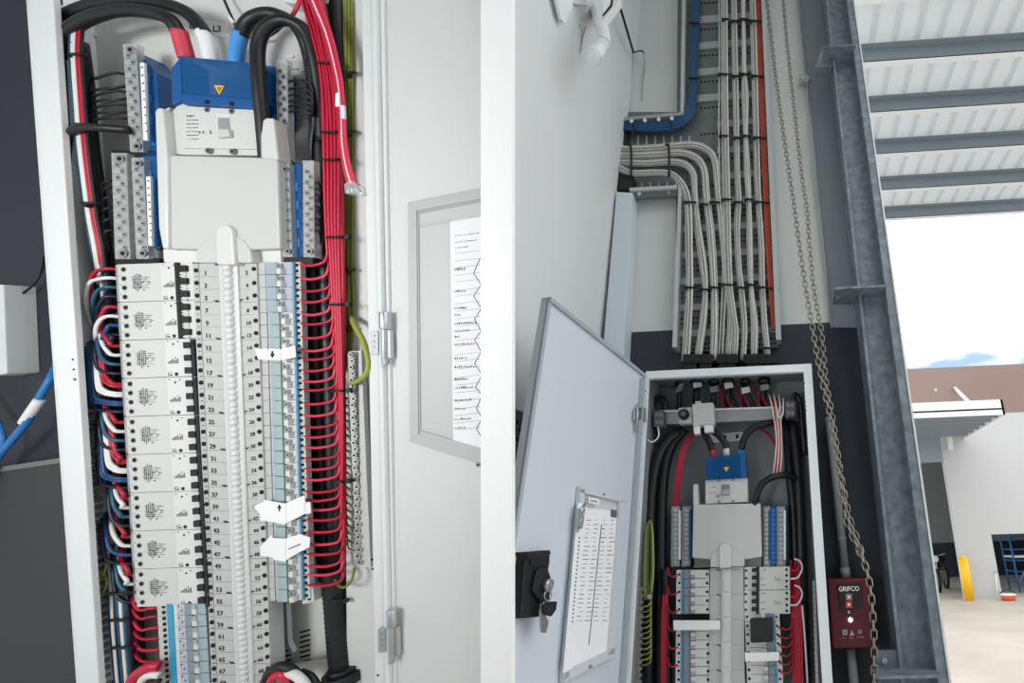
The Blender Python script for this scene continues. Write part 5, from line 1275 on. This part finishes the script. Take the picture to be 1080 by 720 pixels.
def horiz(mb, u0, u1, v, y0, y1, th, m=None):
    a, b = RY(u0, v, y0), RY(u1, v, y0)
    return mb.box((a.x, y0, a.z), (b.x, y1, a.z + th), m)
mb = MB('galv'); horiz(mb, 868, 903, 50, YCo - .10, YCo + .05, .008); part('cleat', mb, cl)
mb = MB('galv'); horiz(mb, 880, 935, 305, YCo - .10, YCo + .05, .010); mb.prism([RY(881, 317, YCo - .03), RY(883, 306, YCo - .03), RY(908, 305, YCo - .03), RY(906, 309, YCo - .03), RY(890, 311, YCo - .03)], (0, .02, 0)); part('cleat', mb, cl)
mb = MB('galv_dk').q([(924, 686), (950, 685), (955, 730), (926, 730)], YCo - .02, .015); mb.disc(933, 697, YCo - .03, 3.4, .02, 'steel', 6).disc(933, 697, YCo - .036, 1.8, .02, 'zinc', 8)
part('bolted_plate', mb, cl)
mb = MB('galv'); horiz(mb, 924, 996, 716, YCo - .12, YCo - .02, .008); part('cleat', mb, cl)
# ---- red door control with its conduits
rc = thing('door_control_box', 'dark red roller door control box with white lettering beside the far board', 'control box', RY(897, 684, 2.05))
part('case', MB('maroon').q([(873, 611), (916, 609), (921, 683), (878, 684)], 2.02, .10), rc, bevel=.006)
part('face_plate', MB('maroon_dk').q([(883, 616), (909, 615), (911, 642), (886, 643)], 2.0155, .006, 'maroon_dk').q([(874, 650), (917, 648), (917.2, 649), (874.2, 651)], 2.0185, .003, 'maroon_dk'), rc, bevel=.001)
fs = 2.02 * .98 / F
mb = MB('tape').text('GRIFCO', RY(895.5, 623, 2.0145), 5.6 * fs, 'tape')
part('brand_lettering', mb, rc)
for v, m in ((629.5, 'cab_r_shade_grey'), (637.5, 'key_red'), (645.5, 'maroon_dk')):
    mb = MB('pocket_lip').q([(892, v - 3.4), (898.6, v - 3.6), (898.8, v + 3.2), (892.2, v + 3.4)], 2.0135, .006, m)
    mb.q([(894, v - 1.5), (896.6, v - 1.6), (896.6, v + 1.2), (894, v + 1.3)], 2.013, .002, 'tape' if m != 'maroon_dk' else 'pocket_lip')
    part('push_button', mb, rc, label='red button' if m == 'key_red' else None)
part('indicator_lamp', MB('led').cyl(RY(897, 653.5, 2.018), RY(897, 653.5, 2.006), .0075, 'led', 12), rc, label='bright white lamp')
mb = MB('tape').q([(888.5, 664), (893.5, 664), (893.5, 669.5), (889, 669.5)], 2.0185, .002, 'pocket_lip').q([(890.5, 665), (891.8, 665), (891.8, 668.5), (890.5, 668.5)], 2.018, .001, 'maroon').q([(896, 670), (898.5, 664.5), (901, 670)], 2.0185, .002, 'pocket_lip').disc(907, 666, 2.0185, 2.2, .002, 'pocket_lip', 8).disc(907, 666, 2.018, 1.2, .001, 'maroon', 8)
scrawl(mb, 888, 673, 5, .9, 2.0187, 'pocket_lip', 3); scrawl(mb, 896, 673, 5, .9, 2.0187, 'pocket_lip', 3); scrawl(mb, 904, 672, 7, .9, 2.0187, 'pocket_lip', 4)
part('symbol_row', mb, rc)
cu = thing('grey_conduit', 'grey conduit entering the top of the red control box', 'conduit', RY(892, 610, 2.08))
part('tube', MB('pvc').cyl(RY(874, 440, 2.10), RY(891.5, 600, 2.10), .0155, n=12), cu)
part('coupling', MB('pvc').cyl(RY(891, 598, 2.10), RY(892, 610, 2.10), .019, n=12), cu)
part('saddle', MB('zinc').cyl(RY(887.8, 566.5, 2.10), RY(888, 568.5, 2.10), .018, n=12), cu)
cu = thing('grey_conduit', 'grey conduit leaving the bottom of the red control box', 'conduit', RY(899, 740, 2.08))
part('tube', MB('pvc').cyl(RY(897, 684, 2.08), RY(903.5, 745, 2.08), .017, n=12), cu)

# ---- canopy over the yard opening: sheets on purlins
ZC = 5.95
def roof_pt(u, v, z): return RZ(u, v, z)
# purlin lower edges in the photo: (v at x=940, v at x=1080)
tab = [(64, 54), (118, 108), (162, 153), (200, 192), (231, 222)]
tops = [(40, 29), (96, 86), (143, 133), (184, 176), (208, 198)]
y_of = [RZ(1000, (a + b) / 2, ZC).y for a, b in tab]
y_of = [y + .0 for y in y_of]
X0, X1 = .35, 9.0
for k, y in enumerate([y_of[0] - (y_of[1] - y_of[0])] + y_of):
    a, b = (tab[k - 1] if k else (20, 8))
    dep = .155 if k < 5 else .15
    t = thing('roof_purlin', 'grey steel purlin under the canopy roof, %s' % ('nearest the viewer', 'second out', 'third out', 'fourth out', 'fifth out', 'outermost at the sky edge')[k], 'purlin', (X0, y, ZC), 'canopy purlins'); t['kind'] = 'thing'
    part('web', MB('purlin').box((X0, y, ZC), (X1, y + .006, ZC + dep + .02)), t)
    part('flange', MB('white_metal').box((X0, y, ZC), (X1, y + .07, ZC + .006)), t, label='pale lower flange')
    if k: part('flange', MB('purlin').box((X0, y - .06, ZC + dep + .014), (X1, y, ZC + dep + .02)), t)
mb = MB('roof_sheet'); yn, yf = y_of[0] - 2.2, y_of[-1] + .12
zs = ZC + .18; x = X0; xs = []
while x < X1:
    xs += [(x, 0), (x + .155, 0), (x + .17, .05), (x + .20, .05)]; x += .22
vs = []; 
for (xx, dz) in xs: vs += [(xx, yn, zs + dz), (xx, yf, zs + dz)]
mb.poly(vs, [(2 * i, 2 * i + 2, 2 * i + 3, 2 * i + 1) for i in range(len(xs) - 1)], 'roof_sheet')
c = struct('ceiling', mb, 'pale ribbed roof sheeting of the canopy over the yard opening', 'roof')
sm = c.modifiers.new('thickness', 'SOLIDIFY'); sm.thickness = .003; sm.offset = 1
m = MATS['roof_sheet']; nt = m.node_tree; bs = nt.nodes['Principled BSDF']
out = [n for n in nt.nodes if n.type == 'OUTPUT_MATERIAL'][0]
tl = nt.nodes.new('ShaderNodeBsdfTranslucent'); tl.inputs['Color'].default_value = (.75, .78, .8, 1); mx = nt.nodes.new('ShaderNodeMixShader'); mx.inputs[0].default_value = .35
nt.links.new(bs.outputs[0], mx.inputs[1]); nt.links.new(tl.outputs[0], mx.inputs[2]); nt.links.new(mx.outputs[0], out.inputs['Surface'])

# ---- far warehouse across the yard
YW = 13.3
def yy(u, v, y): return RY(u, v, y)
g = RZ(1018, 632, 0); YW = g.y
zr = RY(1020, 437, YW).z                      # underside of the brown parapet
ztp = RY(1020, 386, YW).z
x_c = RY(1007, 560, YW).x                      # corner of the pale panel
d0, d1, dz = RY(1052, 600, YW).x, RY(1052, 600, YW).x + 3.2, RY(1060, 563, YW).z
mb = MB('panel')
mb.box((x_c, YW, 0), (d0, YW + .2, zr)); mb.box((d0, YW, dz), (d1, YW + .2, zr)); mb.box((d1, YW, 0), (26, YW + .2, zr))
struct('wall_far', mb, 'pale grey panel wall of the warehouse across the yard', 'wall')
mb = MB('parapet'); mb.box((-2, YW + .02, zr), (26, YW + .25, ztp)); mb.disc(987, 411, YW, 1.6, .03, 'panel', 8)
struct('trim_3', mb, 'brownish pink parapet along the top of the far warehouse', 'wall')
zo = RY(985, 487, YW).z
mb = MB('parapet'); mb.box((-2, YW, zo), (x_c, YW + .2, zr), 'purlin'); struct('trim_4', mb, 'lintel above the far open doorway', 'lintel')
YI2 = YW + 7.5
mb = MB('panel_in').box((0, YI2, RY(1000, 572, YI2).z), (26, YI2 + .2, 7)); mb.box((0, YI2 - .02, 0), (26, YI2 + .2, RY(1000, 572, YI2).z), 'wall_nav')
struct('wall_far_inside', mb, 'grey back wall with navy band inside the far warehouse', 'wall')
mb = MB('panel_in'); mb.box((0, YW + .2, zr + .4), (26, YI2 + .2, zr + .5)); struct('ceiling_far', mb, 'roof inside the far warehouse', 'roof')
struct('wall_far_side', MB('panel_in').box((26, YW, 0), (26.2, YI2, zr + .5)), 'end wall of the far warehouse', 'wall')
# its canopy
cy = YW - 3.0
t = thing('entrance_canopy', 'white flat canopy with ribbed soffit over the far doorway', 'canopy', RY(1005, 470, YW)); t['kind'] = 'thing'
fa, fb_, fc = RY(1057, 421, cy), RY(1057, 440, cy), RY(930, 422, cy)
xe = fa.x; zf1, zf0 = fa.z, RY(1057, 437, cy).z
part('fascia', MB('white_metal').box((-1, cy, zf0), (xe, cy + .05, zf1)), t)
part('fascia', MB('white_metal').box((xe - .05, cy, zf0), (xe, YW, zf1)), t)
part('deck', MB('white_metal').box((-1, cy, zf0 + .12), (xe, YW, zf0 + .16)), t)
for k in range(6):
    y = cy + .3 + .45 * k; part('rib', MB('purlin').box((-1, y, zf0), (xe - .05, y + .05, zf0 + .13)), t)
t = thing('support_stay', 'short pale stay bar on the far parapet above the canopy', 'stay', RY(1020, 420, cy))
part('bar', MB('white_metal').cyl(RY(1007, 409, YW - .02), RY(1022, 424, cy + .6), .05, n=8), t)
single('downpipe_head', MB('white_metal').q([(999, 458), (1004, 458), (1006, 474), (1001, 474)], YW - .15, .15), 'pale downpipe stub under the far canopy', 'downpipe')
b = thing('bollard', 'yellow safety bollard at the corner of the far doorway', 'bollard', RZ(1019.5, 632, 0))
p = RZ(1019.5, 632, 0); p.y -= .25; top = RY(1018, 588, p.y).z
part('post', MB('bollard').cyl(p, Vector((p.x, p.y, top)), .125, n=20), b)
part('cap', MB('bollard').cyl(Vector((p.x, p.y, top)), Vector((p.x, p.y, top + .04)), .125, n=20, r2=.08), b)
# tub, scaffold, motorbike
p = RZ(1064, 633, 0); s = .0265
t = thing('tub', 'small orange and white tub on the ground by the far right doorway', 'tub', p)
part('body', MB('tub').cyl(p, p + Vector((0, 0, .13)), .16, n=16, r2=.19), t)
part('rim', MB('tape').cyl(p + Vector((0, 0, .12)), p + Vector((0, 0, .15)), .2, n=16), t)
part('handle', MB('black').tube([p + Vector((.2 * math.cos(a), -.02, .14 + .08 * math.sin(a))) for a in [i * math.pi / 6 for i in range(7)]], .012, n=6), t)
ys = YW + 1.2
t = thing('scaffold', 'blue scaffold frame standing inside the far right doorway', 'scaffold', RY(1076, 622, ys))
xa, xb = RY(1071, 600, ys).x, RY(1071, 600, ys).x + .9
for x_ in (xa, xb):
    for y_ in (ys, ys + .7): part('post', MB('scaf_blue').cyl(Vector((x_, y_, 0)), Vector((x_, y_, 1.75)), .03, n=8), t)
for k in range(6):
    z = .25 + .29 * k
    part('rung', MB('scaf_blue').cyl(Vector((xa, ys, z)), Vector((xa, ys + .7, z)), .022, n=6), t); part('rung', MB('scaf_blue').cyl(Vector((xa, ys, z)), Vector((xb, ys, z)), .022, n=6), t)
part('brace', MB('zinc').cyl(Vector((xa, ys, .2)), Vector((xb, ys, 1.5)), .018, n=6), t)
part('platform', MB('cab_r').box((xa, ys, .9), (xb, ys + .7, .95)), t)
p = RZ(992, 602, 0); p.y = min(p.y, YI2 - 2)
p = Vector((RY(991, 600, 17.0).x, 17.0, 0))
t = thing('motorbike', 'dark motorbike parked inside the far open doorway', 'motorbike', p)
for nm, dx in (('wheel', -.5), ('wheel', .55)):
    part(nm, MB('black').tube([p + Vector((dx * .5 + .0, dx + .3 * math.cos(a), .31 + .3 * math.sin(a))) for a in [i * math.pi / 8 for i in range(16)]], .05, n=6, sub=1, closed=True).cyl(p + Vector((dx * .5 - .03, dx, .31)), p + Vector((dx * .5 + .03, dx, .31)), .08, 'zinc', 10), t)
part('engine', MB('ink2').box(p + Vector((-.14, -.22, .25)), p + Vector((.14, .25, .55))), t, bevel=.03)
part('fuel_tank', MB('cable_black').tube([p + Vector((-.1, -.3, .78)), p + Vector((0, 0, .84)), p + Vector((.1, .25, .76))], [.1, .15, .1], n=10), t)
part('seat', MB('black').tube([p + Vector((.08, .2, .8)), p + Vector((.2, .5, .82)), p + Vector((.28, .75, .86))], [.1, .13, .08], n=8), t)
part('fork', MB('zinc').cyl(p + Vector((-.25, -.5, .31)), p + Vector((-.12, -.28, 1.0)), .03, n=8), t)
part('handlebar', MB('zinc').tube([p + Vector((-.42, -.2, 1.05)), p + Vector((-.14, -.3, .98)), p + Vector((.2, -.25, 1.05))], .018, n=6), t)
part('headlamp', MB('white_metal').cyl(p + Vector((-.16, -.34, .9)), p + Vector((-.2, -.46, .9)), .09, n=12), t)
t = thing('tap_post', 'thin white standpipe on the far wall left of the right doorway', 'pipe', RY(1050, 628, YW - .05))
part('pipe', MB('tape').cyl(RY(1050, 604, YW - .08), RY(1052, 628, YW - .08), .016, n=8), t)
part('tap', MB('zinc').cyl(RY(1048, 603, YW - .1), RY(1052, 602, YW - .1), .018, n=8), t)

# ------------------------------------------------------------------ sky, light, camera
w = bpy.data.worlds.new('World'); sc.world = w; w.use_nodes = True
nt = w.node_tree; bg = nt.nodes['Background']
tc = nt.nodes.new('ShaderNodeTexCoord'); mp = nt.nodes.new('ShaderNodeMapping'); nz = nt.nodes.new('ShaderNodeTexNoise'); rp = nt.nodes.new('ShaderNodeValToRGB')
mp.inputs['Scale'].default_value = (3.2, 3.2, 9.0); mp.inputs['Location'].default_value = SKYLOC
nz.inputs['Scale'].default_value = 1.0; nz.inputs['Detail'].default_value = 4
sx = nt.nodes.new('ShaderNodeSeparateXYZ'); nt.links.new(tc.outputs['Generated'], sx.inputs[0])
cr = nt.nodes.new('ShaderNodeValToRGB')                          # blue gaps sit low over the far roofs, cloud above
for el, (p_, c_) in zip((cr.color_ramp.elements[0], cr.color_ramp.elements[1]), ((.30, 0), (.46, .32))): el.position = p_; el.color = (c_,) * 3 + (1,)
ad = nt.nodes.new('ShaderNodeMath'); ad.operation = 'ADD'
nt.links.new(sx.outputs['Z'], cr.inputs['Fac']); nt.links.new(tc.outputs['Generated'], mp.inputs['Vector']); nt.links.new(mp.outputs['Vector'], nz.inputs['Vector'])
nt.links.new(nz.outputs['Fac'], ad.inputs[0]); nt.links.new(cr.outputs['Color'], ad.inputs[1]); nt.links.new(ad.outputs[0], rp.inputs['Fac'])
rp.color_ramp.elements[0].position = .42; rp.color_ramp.elements[0].color = (.22, .30, .41, 1)
rp.color_ramp.elements[1].position = .60; rp.color_ramp.elements[1].color = (1, 1, 1, 1)
nt.links.new(rp.outputs['Color'], bg.inputs['Color'])
bg.inputs['Strength'].default_value = SKY
l = bpy.data.lights.new('sun', 'SUN'); l.energy = SUN; l.angle = math.radians(25); o = bpy.data.objects.new('sun', l); COL.objects.link(o)
o.rotation_euler = Vector(SUNDIR).to_track_quat('-Z', 'Y').to_euler()
def lamp(name, at, to, watts, size, spread=180):
    l = bpy.data.lights.new(name, 'AREA'); l.energy = watts; l.size = size; l.shape = 'DISK'; l.spread = math.radians(spread)
    o = bpy.data.objects.new(name, l); COL.objects.link(o); o.location = at; o.rotation_euler = (Vector(to) - Vector(at)).to_track_quat('-Z', 'Y').to_euler()
LT = lambda u, v, d: M_L @ LEFT.P(u, v, d)
lamp('left_fill', M_L @ Vector(FILL[0]), LT(230, 330, 1.0), FILL[1], FILL[2], FILL[3])  # unseen fill light added to brighten the near board
cam = bpy.data.cameras.new('camera'); co = bpy.data.objects.new('camera', cam); COL.objects.link(co)
co.matrix_world = Matrix.Translation(CAM) @ RCW.to_4x4()
cam.sensor_width = 36; cam.lens = 36 * F / 1080; cam.shift_x = -(CX - 540) / 1080; cam.clip_start = .01; cam.clip_end = 200
sc.camera = co
sc.view_settings.view_transform = 'Standard'; sc.view_settings.look = 'None'; sc.view_settings.exposure = EXPO; sc.view_settings.gamma = 1; sc.view_settings.use_curve_mapping = False
